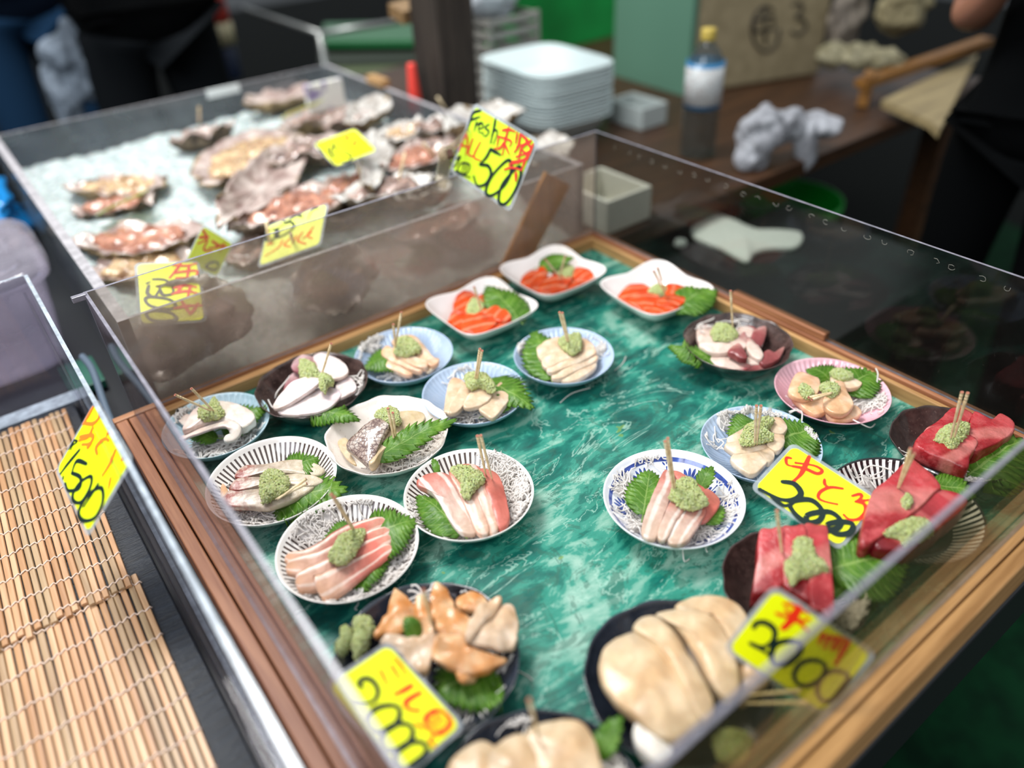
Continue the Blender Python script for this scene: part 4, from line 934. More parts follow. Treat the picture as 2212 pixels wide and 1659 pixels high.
for pp, z, lb in [([(1380, 530), (1400, 420), (1480, 370), (1540, 400), (1510, 500), (1470, 575), (1410, 560)], 0.015, 'leftmost salmon slice'),
                  ([(1620, 360), (1680, 290), (1740, 305), (1770, 360), (1700, 410)], 0.019, 'salmon slice at the back'),
                  ([(1780, 410), (1830, 345), (1920, 365), (1960, 430), (1850, 460)], 0.019, 'salmon slice at the back right'),
                  ([(1440, 560), (1480, 440), (1540, 330), (1600, 295), (1600, 400), (1555, 500), (1500, 575)], 0.021, 'upright salmon slice second from the left'),
                  ([(1500, 565), (1560, 460), (1680, 405), (1785, 430), (1740, 505), (1620, 565), (1540, 585)], 0.023, 'salmon slice in the middle'),
                  ([(1600, 575), (1720, 500), (1860, 425), (1955, 440), (1970, 485), (1880, 545), (1750, 588)], 0.017, 'salmon slice at the front right')]:
    slab('salmon_slice', 'B', pp, z, .009, 'salmon', lb + ' of the ' + q, group='salmon on the ' + q, dome=.005)
wasabi('B', [(1660, 360), (1720, 325), (1800, 345), (1800, 400), (1745, 470), (1655, 465), (1675, 410)], 0.019, 'wasabi on the rear square salmon dish', .006)
pick('B', (1695, 430), 0.036, (1580, 290), 'left toothpick of the pair on the rear square dish', .06); pick('B', (1690, 425), 0.036, (1735, 265), 'right toothpick of the pair on the rear square dish', .052)
q = 'right square dish'
leaf('C', (560, 450), (860, 300), .075, 0.014, 0.024, 'big shiso leaf at the right of the right square salmon dish', .12)
daikon('C', [(400, 485, .010, 14)], -0.002, 'radish threads at the front of the ' + q)
for pp, z, lb in [([(490, 290), (580, 265), (680, 310), (650, 355), (540, 355)], 0.019, 'salmon slice at the back right'),
                  ([(155, 400), (230, 290), (330, 265), (410, 300), (330, 375), (220, 430)], 0.015, 'salmon slice at the back left'),
                  ([(450, 385), (540, 340), (645, 360), (640, 405), (560, 425), (460, 415)], 0.021, 'salmon slice in the middle right'),
                  ([(190, 430), (300, 350), (420, 325), (475, 370), (380, 445), (260, 485)], 0.019, 'pale-edged salmon slice in the middle left'),
                  ([(260, 485), (370, 400), (440, 385), (435, 450), (360, 492)], 0.017, 'short salmon slice at the front left'),
                  ([(365, 465), (440, 400), (550, 415), (622, 440), (585, 490), (470, 492)], 0.017, 'salmon slice at the front right')]:
    slab('salmon_slice', 'C', pp, z, .009, 'salmon', lb + ' of the ' + q, group='salmon on the ' + q, dome=.004)
wasabi('C', [(390, 320), (440, 280), (510, 285), (525, 325), (460, 352), (400, 345)], 0.017, 'wasabi on the right square salmon dish', .006)
pick('C', (492, 305), 0.032, (430, 180), 'left toothpick of the pair on the right square dish', .055); pick('C', (506, 305), 0.032, (458, 158), 'right toothpick of the pair on the right square dish', .06)
# red-edged octopus
q = 'dark bowl on the right'
leaf('C', (860, 830), (545, 700), .050, 0.005, 0.013, 'shiso leaf hanging over the left rim of the right octopus bowl', .25)
daikon('C', [(740, 560, .006, 8, .01), (1010, 560, .008, 8, .01)], 0.004, 'radish threads at the back of the ' + q)
for pp, z, mt, lb in [([(730, 630), (745, 560), (800, 555), (880, 620), (910, 690), (830, 710), (760, 700)], 0.010, 'boiled', 'octopus piece at the back left under the wasabi'),
                      ([(1000, 590), (1100, 560), (1160, 600), (1080, 660), (990, 640)], 0.012, 'boiled', 'octopus piece behind the toothpick'),
                      ([(1125, 610), (1170, 575), (1220, 570), (1215, 640), (1180, 705), (1120, 660)], 0.014, 'redskin', 'dark red octopus piece at the back right'),
                      ([(790, 745), (900, 755), (1050, 790), (1115, 830), (1085, 870), (960, 865), (850, 825)], 0.008, 'boiled', 'broad flat octopus slice at the front'),
                      ([(1075, 870), (1140, 830), (1225, 850), (1160, 876)], 0.006, 'redskin', 'thin red octopus edge at the front'),
                      ([(1070, 800), (1130, 770), (1190, 800), (1170, 835), (1100, 830)], 0.010, 'boiled', 'small pale octopus nub at the front'),
                      ([(745, 690), (850, 695), (970, 700), (1050, 620), (1075, 610), (1090, 700), (980, 745), (840, 750)], 0.018, 'boiled', 'folded octopus slice across the middle'),
                      ([(1090, 640), (1140, 680), (1200, 760), (1180, 800), (1110, 770), (1080, 700)], 0.018, 'boiled', 'octopus wedge right of the middle'),
                      ([(950, 740), (1030, 685), (1088, 785), (1035, 790), (1000, 770)], 0.024, 'redskin', 'brown-red triangular octopus tip in the middle'),
                      ([(1175, 800), (1230, 730), (1290, 750), (1350, 708), (1320, 780), (1260, 825), (1195, 832)], 0.014, 'redskin', 'pink octopus tentacle tip at the right')]:
    slab('octopus_piece', 'C', pp, z, .009, mt, lb, group=G(q), dome=.004)
wasabi('C', [(835, 600), (880, 548), (970, 568), (1022, 620), (985, 662), (900, 668), (850, 650)], 0.022, 'wasabi on the red-edged octopus', .009)
pick('C', (985, 580), 0.029, (970, 318), 'upright toothpick in the right octopus bowl', .068)
# pink dish
q = 'pink dish'
leaf('C', (1690, 970), (1515, 860), .055, .0, .008, 'left shiso leaf on the pink dish', .1); leaf('C', (1760, 1020), (1995, 895), .062, .0, .008, 'right shiso leaf on the pink dish', .1)
daikon('C', [(1890, 1090, .018, 46), (1960, 1130, .014, 30), (1560, 1150, .014, 24), (1500, 1110, .010, 12)], FL + .014, 'shredded radish at the right of the ' + q, strands=[[(1990, 865, .014), (2005, 900, .012), (2000, 960, .008), (2010, 1000, .002)], [(1830, 1225, .006), (1880, 1250, .008), (1950, 1280, .0), (1985, 1255, -.008)], [(1380, 1170, .006), (1420, 1160, .008), (1470, 1180, .008), (1470, 1230, .004)]], thick=.0007)
slab('sashimi_slice', 'C', [(1400, 1050), (1500, 1055), (1620, 1070), (1655, 1150), (1560, 1185), (1470, 1125)], .006, .009, 'peach', 'peach slice lying under the other two on the pink dish', group=G(q), dome=.003)
slab('sashimi_slice', 'C', [(1640, 1150), (1740, 1130), (1850, 1125), (1890, 1180), (1800, 1220), (1680, 1222)], .004, .008, 'peach', 'wet peach slice at the front of the pink dish', group=G(q), dome=.003)
slab('sashimi_slice', 'C', [(1380, 1000), (1440, 890), (1560, 915), (1605, 970), (1570, 1050), (1480, 1075), (1395, 1050)], .016, .009, 'peach', 'glossy peach slice at the left of the pink dish', group=G(q), dome=.003)
slab('sashimi_slice', 'C', [(1620, 1085), (1680, 970), (1755, 950), (1800, 1040), (1835, 1120), (1760, 1185), (1660, 1160)], .018, .009, 'peach', 'square-cornered peach slice in the centre of the pink dish', group=G(q), dome=.003)
slab('sashimi_slice', 'C', [(1670, 935), (1700, 890), (1830, 930), (1897, 970), (1820, 1002), (1700, 965)], .010, .008, 'tsubu2', 'small pale slice on the leaves at the back of the pink dish', group=G(q))
wasabi('C', [(1445, 1010), (1480, 975), (1540, 1020), (1555, 1050), (1500, 1065)], .020, 'left wasabi clump on the pink dish', .006)
wasabi('C', [(1600, 985), (1650, 965), (1730, 985), (1725, 1040), (1670, 1060), (1615, 1015)], .022, 'middle wasabi clump on the pink dish', .006)
wasabi('C', [(1670, 890), (1720, 868), (1800, 895), (1832, 930), (1760, 945), (1700, 920)], .014, 'wasabi on the small rear slice of the pink dish', .006)
pick('C', (1650, 1040), .028, (1518, 1070), 'left toothpick lying across the pink dish', lying=.034); pick('C', (1655, 1048), .028, (1540, 1085), 'right toothpick lying across the pink dish', lying=.034)
# blue dish behind card
q = 'blue dish behind the price card'
daikon('R', [(200, 190, .012, 18, .006), (330, 105, .012, 18, .006), (770, 310, .013, 26, .004), (160, 350, .008, 8), (500, 110, .012, 12, .004)], FL + .016, 'shredded radish around the slices on the ' + q, strands=[[(620, 130, .004), (660, 110, .012), (700, 120, .012), (700, 180, .010)], [(145, 365, .008), (190, 320, .012), (150, 295, .012)]], thick=.0006)
leaf('R', (560, 320), (770, 235), .078, .002, .006, 'shiso leaf at the right of the blue dish behind the card', .1); leaf('R', (450, 200), (225, 260), .05, .002, .004, 'shiso leaf at the upper left of the blue dish behind the card', .1, seed=4)
for pp, z, lb in [([(480, 170), (560, 155), (605, 210), (580, 260), (500, 250)], .018, 'slice at the upper right'),
                  ([(215, 290), (300, 235), (360, 190), (425, 200), (400, 290), (300, 340), (240, 335)], .014, 'slice at the upper left'),
                  ([(490, 250), (580, 255), (585, 330), (540, 370), (475, 330)], .016, 'slice at the right'),
                  ([(195, 330), (300, 310), (420, 300), (475, 350), (380, 380), (270, 390)], .014, 'slice at the left'),
                  ([(380, 365), (470, 325), (525, 400), (480, 450)], .012, 'slice at the lower right'),
                  ([(235, 410), (350, 350), (450, 345), (495, 405), (460, 465), (380, 525), (290, 480)], .012, 'large slice at the front')]:
    slab('shellfish_slice', 'R', pp, z, .009, 'tsubu2', lb + ' of the ' + q, group=G(q), dome=.004)
wasabi('R', [(295, 310), (330, 220), (400, 180), (480, 150), (520, 180), (470, 250), (520, 290), (440, 310), (360, 330)], .024, 'wasabi on the blue dish behind the price card')
pick('R', (393, 315), .026, (405, 78), 'left toothpick of the pair behind the price card'); pick('R', (408, 310), .026, (434, 78), 'right toothpick of the pair behind the price card')
# speckled beige dish
q = 'speckled dish'
daikon('D', [(1500, 440, .020, 90), (1650, 390, .018, 80), (1420, 530, .014, 50), (1600, 510, .016, 60), (1760, 350, .010, 20)], FL + .016, 'pile of shredded radish at the right of the ' + q, thick=.0006)
slab('sashimi_slice', 'D', [(1055, 370), (1110, 335), (1145, 370), (1135, 430), (1200, 540), (1120, 490)], .008, .004, 'hiramefl', 'thin torn scrap at the left of the speckled dish', group=G(q))
slab('sashimi_slice', 'D', [(1490, 150), (1620, 128), (1722, 155), (1690, 240), (1570, 320), (1490, 330)], .022, .014, 'hiramefl', 'translucent slice at the back of the speckled dish', group=G(q), box=False)
slab('sashimi_slice', 'D', [(1370, 230), (1500, 170), (1545, 200), (1530, 330), (1400, 430), (1330, 530), (1290, 500)], .024, .014, 'hiramefl', 'amber flesh side of the fish on the speckled dish', group=G(q))
slab('sashimi_slice', 'D', [(1118, 385), (1200, 295), (1340, 185), (1445, 225), (1410, 300), (1370, 400), (1305, 535), (1240, 500), (1170, 440)], .030, .010, M['skin'], 'silver scaly fish skin piece on the speckled dish', group=G(q), dome=.006, tilt=(.25, .1))
leaf('D', (1350, 490), (1945, 205), .030, .016, .034, 'narrow shiso leaf sticking out past the rim of the speckled dish', .1, 11, tilt=.5)
wasabi('D', [(1338, 165), (1400, 120), (1500, 118), (1540, 200), (1500, 225), (1420, 222)], .036, 'wasabi on top of the silver-skinned fish')
pick('D', (1490, 370), .022, (1440, 112), 'left toothpick on the speckled dish', .052); pick('D', (1502, 345), .024, (1477, 145), 'right toothpick on the speckled dish', .048)
# red-skinned bream
q = 'striped dish nearest the left panel'
daikon('D', [(330, 900, .014, 50), (480, 925, .016, 64), (650, 900, .016, 64), (790, 850, .014, 46), (230, 870, .008, 14)], FL + .013, 'shredded radish at the front of the ' + q)
leaf('D', (640, 640), (905, 500), .055, .002, .012, 'shiso leaf behind the red-skinned slices', .1); leaf('D', (560, 850), (1105, 715), .085, -.004, .010, 'shiso leaf under the red-skinned slices, stem over the right rim', .1)
for pp, z, lb in [([(270, 630), (330, 550), (500, 535), (680, 505), (830, 510), (955, 570), (900, 625), (700, 610), (480, 610), (340, 645)], .016, 'rearmost'),
                  ([(225, 725), (300, 645), (480, 635), (700, 615), (860, 620), (945, 660), (850, 705), (680, 700), (450, 710), (300, 740)], .018, 'middle'),
                  ([(170, 800), (250, 730), (420, 715), (640, 700), (800, 685), (875, 710), (780, 775), (640, 835), (520, 868), (350, 862), (210, 855)], .015, 'front')]:
    slab('bream_slice', 'D', pp, z, .008, 'seabream', lb + ' red-skinned slice on the striped dish nearest the left panel', group=G(q), ax=[(200, 780), (900, 620)], tilt=(0, .12), dome=.003)
slab('bream_slice', 'D', [(168, 700), (190, 688), (220, 745), (215, 800), (168, 805)], .004, .003, 'peach', 'small curled orange tail end at the left of the red-skinned slices')
wasabi('D', [(465, 640), (530, 580), (620, 590), (685, 650), (660, 745), (560, 780), (495, 825), (465, 780)], .026, 'wasabi on the red-skinned slices')
pick('D', (650, 772), .032, (820, 650), 'upper toothpick lying on the red-skinned slices', lying=.040); pick('D', (640, 778), .030, (825, 686), 'lower toothpick lying on the red-skinned slices', lying=.038)
# curved pink slices
q = 'striped dish with curved slices'
daikon('D', [(880, 1110, .018, 60, -.002), (1000, 1010, .012, 20), (1230, 1430, .020, 110), (1380, 1330, .018, 90), (1500, 1230, .014, 60), (1080, 1500, .014, 50), (1300, 830, .008, 12, .006), (950, 1130, .012, 30)], FL + .013, 'shredded radish all around the ' + q, thick=.0006, strands=[[(1200, 1570, -.008), (1215, 1600, -.014), (1190, 1640, -.02), (1205, 1650, -.02)]])
leaf('D', (1200, 1100), (950, 1120), .050, .004, .010, 'left shiso leaf behind the curved pink slices', .1); leaf('D', (1290, 1120), (1640, 970), .072, .006, .014, 'right shiso leaf behind the curved pink slices', .12, seed=2)
leaf('D', (1100, 1420), (1440, 1250), .055, -.004, .0, 'shiso leaf under the front curved pink slice', .1, seed=5)
for pp, zs, ws, lb in [([(650, 1235), (800, 1260), (950, 1200), (1150, 1075), (1440, 965)], .016, [.012, .022, .026, .026, .018], 'rearmost curved slice'),
                       ([(655, 1315), (820, 1310), (980, 1270), (1180, 1165), (1460, 1030)], .017, [.014, .028, .030, .026, .016], 'second curved slice from the back'),
                       ([(730, 1440), (880, 1400), (1060, 1320), (1250, 1210), (1480, 1085)], .015, [.020, .030, .030, .026, .016], 'third curved slice from the back'),
                       ([(900, 1500), (1040, 1430), (1230, 1310), (1480, 1160)], .012, [.034, .030, .024, .014], 'front curved slice')]:
    strip('yellowtail_slice', 'D', pp, zs, ws, .0055, 'pinkfish2', lb + ' with a red end', G(q), tiltw=.45)
wasabi('D', [(985, 1235), (1030, 1160), (1080, 1080), (1200, 1035), (1265, 1050), (1210, 1180), (1100, 1295), (1010, 1275)], .024, 'long wasabi mound on the curved pink slices')
pick('D', (1180, 1050), .026, (1008, 768), 'left toothpick of the pair standing in the curved pink slices', .08); pick('D', (1190, 1048), .026, (1030, 790), 'right toothpick of the pair standing in the curved pink slices', .078)
# broad pink slices
q = 'striped dish with broad slices'
daikon('E', [(650, 330, .018, 70), (720, 450, .018, 80), (700, 570, .016, 60), (200, 560, .016, 50), (280, 630, .014, 40), (620, 250, .012, 20)], FL + .012, 'shredded radish right of the broad pink slices on the ' + q, thick=.0006)
leaf('E', (385, 658), (125, 420), .046, .004, .010, 'shiso leaf left of the broad pink slices', .25); leaf('E', (248, 320), (212, 200), .009, .010, .018, 'thin green shiso tip behind the broad pink slices', .1, 5)
slab('amberjack_slice', 'E', [(500, 260), (600, 285), (640, 350), (672, 480), (682, 580), (620, 630), (580, 520), (540, 400)], .018, .008, 'amberred', 'reddest slice at the right of the broad pink slices', group=G(q), tilt=(0, .1))
slab('amberjack_slice', 'E', [(110, 350), (170, 290), (280, 283), (350, 330), (410, 450), (450, 560), (480, 655), (400, 658), (330, 600), (270, 500), (210, 410)], .016, .008, 'greater', 'broad translucent slice at the left of the dish', group=G(q), tilt=(0, .1))
slab('amberjack_slice', 'E', [(380, 240), (480, 238), (540, 310), (580, 440), (615, 620), (550, 650), (490, 500), (430, 350)], .019, .008, 'pinkfish', 'third broad pink slice from the left', group=G(q), ax=[(600, 640), (450, 240)], tilt=(0, .1))
slab('amberjack_slice', 'E', [(310, 280), (380, 240), (450, 320), (500, 470), (560, 640), (490, 660), (430, 530), (370, 400)], .021, .008, 'pinkfish', 'second broad pink slice from the left', group=G(q), ax=[(530, 640), (350, 260)], tilt=(0, .1))
wasabi('E', [(315, 270), (360, 240), (420, 245), (500, 280), (535, 325), (480, 370), (440, 440), (390, 420), (380, 340)], .028, 'wasabi on the broad pink slices')
pick('E', (535, 285), .028, (485, 60), 'left upright toothpick in the broad pink slices'); pick('E', (572, 312), .026, (506, 57), 'right upright toothpick in the broad pink slices', .074)
# flower dish
q = 'blue flowered dish'
daikon('E', [(1400, 380, .0088, 34, .006), (1430, 470, .0088, 24, .004), (1460, 610, .013, 36), (1940, 560, .013, 44), (1850, 650, .013, 40), (1530, 230, .007, 10, .01), (2010, 450, .008, 14, .004), (1640, 700, .0088, 22)], FL + .013, 'shredded radish ringing the slices on the ' + q, thick=.0006, strands=[[(1745, 735, .004), (1745, 780, -.012), (1755, 830, -.02), (1785, 815, -.022)], [(1905, 690, .008), (1900, 730, .0), (1885, 750, -.01), (1895, 775, -.014)], [(1900, 335, .012), (1930, 320, .018), (1985, 345, .012)]])
leaf('E', (1500, 545), (1545, 275), .046, .004, .012, 'shiso leaf left of the slices on the flowered dish', .1); leaf('E', (1850, 380), (1925, 250), .020, .010, .020, 'narrow shiso tip at the upper right of the flowered dish', .1, 6); leaf('E', (1870, 590), (1985, 490), .03, .0, .004, 'shiso edge under the right slice of the flowered dish', .1, 7)
slab('amberjack_slice', 'E', [(1680, 275), (1760, 300), (1840, 350), (1890, 400), (1850, 470), (1760, 400)], .014, .008, 'amberred', 'reddish slice at the back of the flowered dish', group=G(q))
slab('amberjack_slice', 'E', [(1790, 440), (1860, 400), (1900, 385), (1975, 455), (1930, 535), (1870, 582), (1800, 560)], .016, .008, 'amberred', 'reddish block at the right of the flowered dish', group=G(q), tilt=(0, .1))
slab('amberjack_slice', 'E', [(1490, 655), (1525, 500), (1580, 370), (1640, 262), (1700, 330), (1665, 450), (1615, 580), (1575, 692)], .018, .008, 'greater', 'leftmost long slice on the flowered dish', group=G(q), ax=[(1540, 680), (1680, 270)])
slab('amberjack_slice', 'E', [(1588, 670), (1640, 520), (1700, 420), (1775, 480), (1710, 570), (1645, 690)], .022, .008, 'greater', 'middle slice on the flowered dish', group=G(q), ax=[(1620, 680), (1740, 430)])
slab('amberjack_slice', 'E', [(1655, 705), (1690, 560), (1780, 485), (1885, 500), (1850, 590), (1755, 715)], .020, .008, 'greater', 'front slice with an upright grain on the flowered dish', group=G(q), ax=[(1700, 710), (1830, 490)])
wasabi('E', [(1662, 420), (1720, 325), (1800, 318), (1845, 380), (1902, 468), (1830, 500), (1760, 502), (1690, 455)], .030, 'wasabi on the flowered dish', .009)
pick('E', (1688, 400), .030, (1635, 92), 'left toothpick of the pair on the flowered dish', .082); pick('E', (1698, 395), .030, (1652, 74), 'right toothpick of the pair on the flowered dish', .084)
# orange clam
q = 'orange clam dish'
leaf('F', (1480, 800), (1020, 1060), .085, -.004, .0, 'dark green shiso leaf in front of the orange clam', .1); leaf('F', (860, 575), (755, 405), .018, .028, .042, 'tip of shiso between the clam pieces', .1, 6)
daikon('F', [(1270, 1080, .014, 30), (1320, 1130, .010, 18), (1550, 890, .008, 12), (1480, 220, .008, 10, .02), (900, 240, .008, 12, .03)], FL + .013, 'radish threads in front of the ' + q)
for pp, z, mt, lb in [([(495, 545), (600, 350), (650, 175), (700, 168), (835, 310), (800, 470), (690, 545), (590, 545)], .024, 'mirugai', 'curved clam piece at the upper left'),
                      ([(1160, 250), (1250, 185), (1360, 185), (1445, 260), (1380, 330), (1300, 345), (1200, 320)], .030, 'mirugai', 'frilled clam piece at the back right'),
                      ([(850, 520), (820, 400), (850, 240), (930, 235), (985, 330), (995, 500), (920, 550)], .032, 'mirugai', 'clam piece behind the toothpick'),
                      ([(975, 270), (1005, 110), (1080, 140), (1155, 260), (1165, 370), (1000, 410)], .036, 'mirugai', 'pointed clam piece standing highest at the back'),
                      ([(1290, 590), (1420, 430), (1580, 295), (1670, 330), (1700, 470), (1660, 645), (1560, 665), (1400, 630)], .028, 'mirupale', 'broad pale clam piece at the right'),
                      ([(1250, 540), (1330, 350), (1440, 260), (1555, 235), (1540, 305), (1420, 430), (1300, 580)], .036, 'mirupale', 'thin clam fold leaning over the broad piece'),
                      ([(1000, 430), (1060, 345), (1200, 325), (1295, 400), (1275, 570), (1150, 575), (1040, 530)], .036, 'mirugai', 'smooth orange clam piece in the middle'),
                      ([(1150, 740), (1400, 750), (1440, 790), (1350, 880), (1320, 922), (1220, 925), (1180, 850)], .018, 'mirugai', 'clam piece hanging down at the front'),
                      ([(990, 740), (1010, 560), (1130, 525), (1240, 560), (1290, 640), (1450, 690), (1605, 740), (1480, 825), (1320, 870), (1160, 830)], .028, 'mirugai', 'star-shaped clam piece at the front'),
                      ([(540, 600), (640, 535), (860, 555), (990, 520), (1055, 580), (980, 730), (910, 885), (790, 790), (680, 660)], .030, 'mirupale', 'pale clam piece beside the price card')]:
    slab('clam_piece', 'F', pp, z, .008, mt, lb, group=G(q), dome=.004, nzamp=.0035, tilt=(RNG.uniform(-.2, .2), RNG.uniform(0, .3)))
wasabi('F', [[(330, 560), (320, 430), (370, 385), (460, 405), (495, 480), (455, 600), (400, 690), (345, 750), (305, 640)], [(165, 670), (220, 600), (225, 485), (290, 485), (315, 560), (275, 660), (210, 712)]], .010, 'wasabi on the left rim of the orange clam dish', .009)
pick('F', (990, 500), .040, (905, 170), 'toothpick in the orange clam', .06)
# thick pale slices
q = 'dish of thick pale slices'
for pp, z, mt, lb in [([(1225, 500), (1310, 485), (1430, 620), (1360, 720), (1240, 770)], .014, 'engawa', 'small end slice at the right'),
                      ([(850, 215), (960, 160), (1100, 155), (1220, 200), (1285, 280), (1305, 420), (1240, 530), (1150, 400), (1050, 290), (930, 270)], .026, 'engawa', 'rearmost rounded thick slice'),
                      ([(735, 265), (850, 235), (980, 235), (1090, 290), (1170, 400), (1225, 560), (1235, 720), (1150, 760), (1050, 650), (950, 460), (850, 340)], .034, 'engawa', 'second slice from the back, orange-edged,'),
                      ([(600, 345), (660, 280), (740, 275), (830, 350), (910, 470), (1020, 640), (1090, 820), (1010, 890), (900, 720), (790, 540), (690, 420)], .040, 'engawa', 'third thick slice from the back'),
                      ([(398, 610), (440, 450), (560, 378), (665, 380), (750, 450), (840, 570), (940, 730), (1020, 870), (950, 950), (850, 1020), (720, 970), (610, 870), (490, 770)], .038, 'engawa', 'front and largest thick slice'),
                      ([(605, 930), (680, 835), (735, 900), (760, 990), (840, 1080), (760, 1150), (660, 1090), (612, 1010)], .028, 'white', 'white ragged piece at the front')]:
    slab('thick_slice', 'G', pp, z, .016, mt, lb + ' on the ' + q, group=G(q), dome=.009, n=52)
wasabi('G', [(1080, 1020), (1150, 955), (1280, 975), (1310, 1060), (1230, 1150), (1120, 1130)], .012, 'wasabi seen through the front panel beside the thick slices', .009)
pick('G', (1360, 745), .022, (1600, 725), 'upper toothpick lying behind the front panel', lying=.024); pick('G', (1340, 800), .022, (1640, 795), 'lower toothpick lying behind the front panel', lying=.024)
leaf('G', (380, 1130), (532, 880), .022, .010, .032, 'single shiso tip between the two lowest dark dishes', .1, 5)
# bottom dish
q = 'dish at the bottom of the view'
for pp, z, lb in [([(960, 1700), (975, 1640), (1030, 1600), (1075, 1615), (1110, 1680), (1100, 1760), (990, 1770)], .026, 'left thick slice'),
                  ([(1050, 1640), (1080, 1600), (1140, 1585), (1200, 1640), (1215, 1740), (1090, 1750)], .032, 'middle thick slice'),
                  ([(1135, 1590), (1190, 1555), (1260, 1562), (1295, 1630), (1300, 1730), (1190, 1730)], .034, 'right thick slice')]:
    slab('thick_slice', 'P', pp, z, .014, 'engawa', lb + ' on the ' + q, group=G(q), dome=.007)
daikon('P', [(1300, 1655, .014, 46), (1130, 1560, .008, 8)], .004, 'radish threads on the ' + q)
pick('P', (1165, 1600), .040, (1143, 1510), 'toothpick in the dish at the bottom of the view', .05)
# tuna
q = 'far right tuna dish'
leaf('R', (1780, 540), (2150, 290), .085, .004, .022, 'shiso leaf right of the tuna in the far right dish', .1); leaf('R', (1840, 600), (2090, 470), .06, .0, .0, 'lower shiso leaf beside the far right tuna', .1, seed=3)
daikon('R', [(1950, 500, .016, 40), (2060, 430, .014, 24)], -.006, 'radish threads under the leaves of the far right tuna dish')
slab('tuna_block', 'R', [(1500, 245), (1590, 175), (1690, 88), (1815, 122), (1790, 200), (1860, 290), (1720, 260)], .030, .024, 'tuna', 'tuna block at the back of the far right dish', group=G(q), dome=.002)
slab('tuna_block', 'R', [(1790, 215), (1830, 112), (1935, 165), (2000, 128), (2088, 190), (2060, 270), (1860, 370), (1800, 330)], .032, .028, 'tuna', 'tuna block at the right of the far right dish', group=G(q), dome=.002)
slab('tuna_block', 'R', [(1440, 335), (1500, 240), (1600, 205), (1720, 235), (1850, 300), (1800, 410), (1780, 480), (1640, 430)], .034, .024, 'tuna', 'tuna block at the front of the far right dish', group=G(q), dome=.002)
wasabi('R', [(1568, 290), (1620, 222), (1720, 190), (1795, 200), (1780, 262), (1690, 352), (1620, 320)], .038, 'wasabi on the far right tuna', .007)
pick('R', (1668, 300), .042, (1745, -10), 'left toothpick of the pair in the far right tuna', .078); pick('R', (1692, 290), .042, (1782, -5), 'right toothpick of the pair in the far right tuna', .078)
q = 'black striped dish'
leaf('R', (1540, 600), (1830, 660), .052, .010, .012, 'shiso leaf behind the tuna on the black striped dish', .1)
daikon('R', [(1600, 470, .020, 80, .004), (1740, 570, .018, 60, .004), (1480, 430, .014, 36, .004), (1130, 580, .010, 10), (1830, 620, .010, 20, .006)], -.004, 'shredded radish along the back of the ' + q, thick=.0006, strands=[[(1110, 600, .0), (1090, 520, .004), (1150, 470, .006), (1260, 490, .006), (1300, 520, .004)], [(1260, 445, .008), (1330, 440, .008), (1400, 400, .01)]])
slab('tuna_block', 'R', [(1300, 840), (1560, 620), (1610, 614), (1790, 690), (1640, 850), (1420, 1020), (1330, 1025), (1165, 985)], .036, .026, 'tunad', 'right tuna block with a big wasabi mound on the black striped dish', group=G(q), dome=.001, ax=[(1250, 1000), (1700, 650)])
slab('tuna_block', 'R', [(1150, 660), (1250, 560), (1400, 420), (1445, 428), (1605, 580), (1570, 640), (1400, 800), (1200, 940), (1120, 985), (1080, 930)], .040, .030, 'tuna', 'left tuna block with the toothpicks on the black striped dish', group=G(q), dome=.001, ax=[(1120, 960), (1500, 480)])
wasabi('R', [(1348, 705), (1378, 655), (1412, 680), (1418, 722), (1382, 748)], .042, 'small wasabi dab on the left block of the black striped dish', .005)
wasabi('R', [(1242, 912), (1300, 858), (1420, 812), (1530, 835), (1555, 900), (1480, 955), (1380, 992), (1335, 940)], .040, 'big wasabi mound on the right block of the black striped dish', .010)
pick('R', (1330, 600), .046, (1410, 358), 'left toothpick of the pair on the black striped dish', .068); pick('R', (1338, 602), .046, (1432, 388), 'right toothpick of the pair on the black striped dish', .064)
q = 'lower right tuna dish'
leaf('R', (880, 1150), (1375, 1065), .090, .012, .016, 'very large shiso leaf right of the three tuna blocks', .08, 15); leaf('R', (900, 1300), (1180, 1230), .06, .0, .0, 'second shiso leaf below the very large one', .1, seed=8)
daikon('R', [(980, 1370, .024, 120), (1150, 1300, .022, 100), (1250, 1400, .020, 60), (1100, 1480, .018, 50), (470, 870, .008, 8, .02)], -.006, 'heap of shredded radish right of the lower right tuna, behind the front panel', thick=.0006)
slab('tuna_block', 'R', [(425, 890), (500, 872), (575, 868), (585, 1040), (595, 1220), (500, 1290), (400, 1310), (378, 1290), (410, 1080)], .034, .026, 'tuna', 'left block of the three tuna blocks', group=G(q), dome=.002, tilt=(.25, 0))
slab('tuna_block', 'R', [(570, 868), (640, 860), (720, 856), (742, 1050), (762, 1240), (752, 1350), (670, 1300), (588, 1250), (578, 1050)], .038, .026, 'tuna', 'middle block of the three tuna blocks', group=G(q), dome=.002, tilt=(.15, 0))
slab('tuna_block', 'R', [(712, 856), (790, 850), (862, 858), (882, 1000), (902, 1200), (908, 1470), (830, 1420), (758, 1365), (742, 1080)], .040, .030, 'tuna', 'right block of the three tuna blocks', group=G(q), dome=.002)
wasabi('R', [(588, 1110), (640, 1050), (648, 960), (700, 930), (762, 960), (800, 1060), (875, 1130), (770, 1180), (690, 1205), (640, 1242), (608, 1180)], .044, 'wasabi on the three tuna blocks', .008)
pick('R', (566, 1020), .042, (538, 762), 'toothpick in the left of the three tuna blocks', .062)
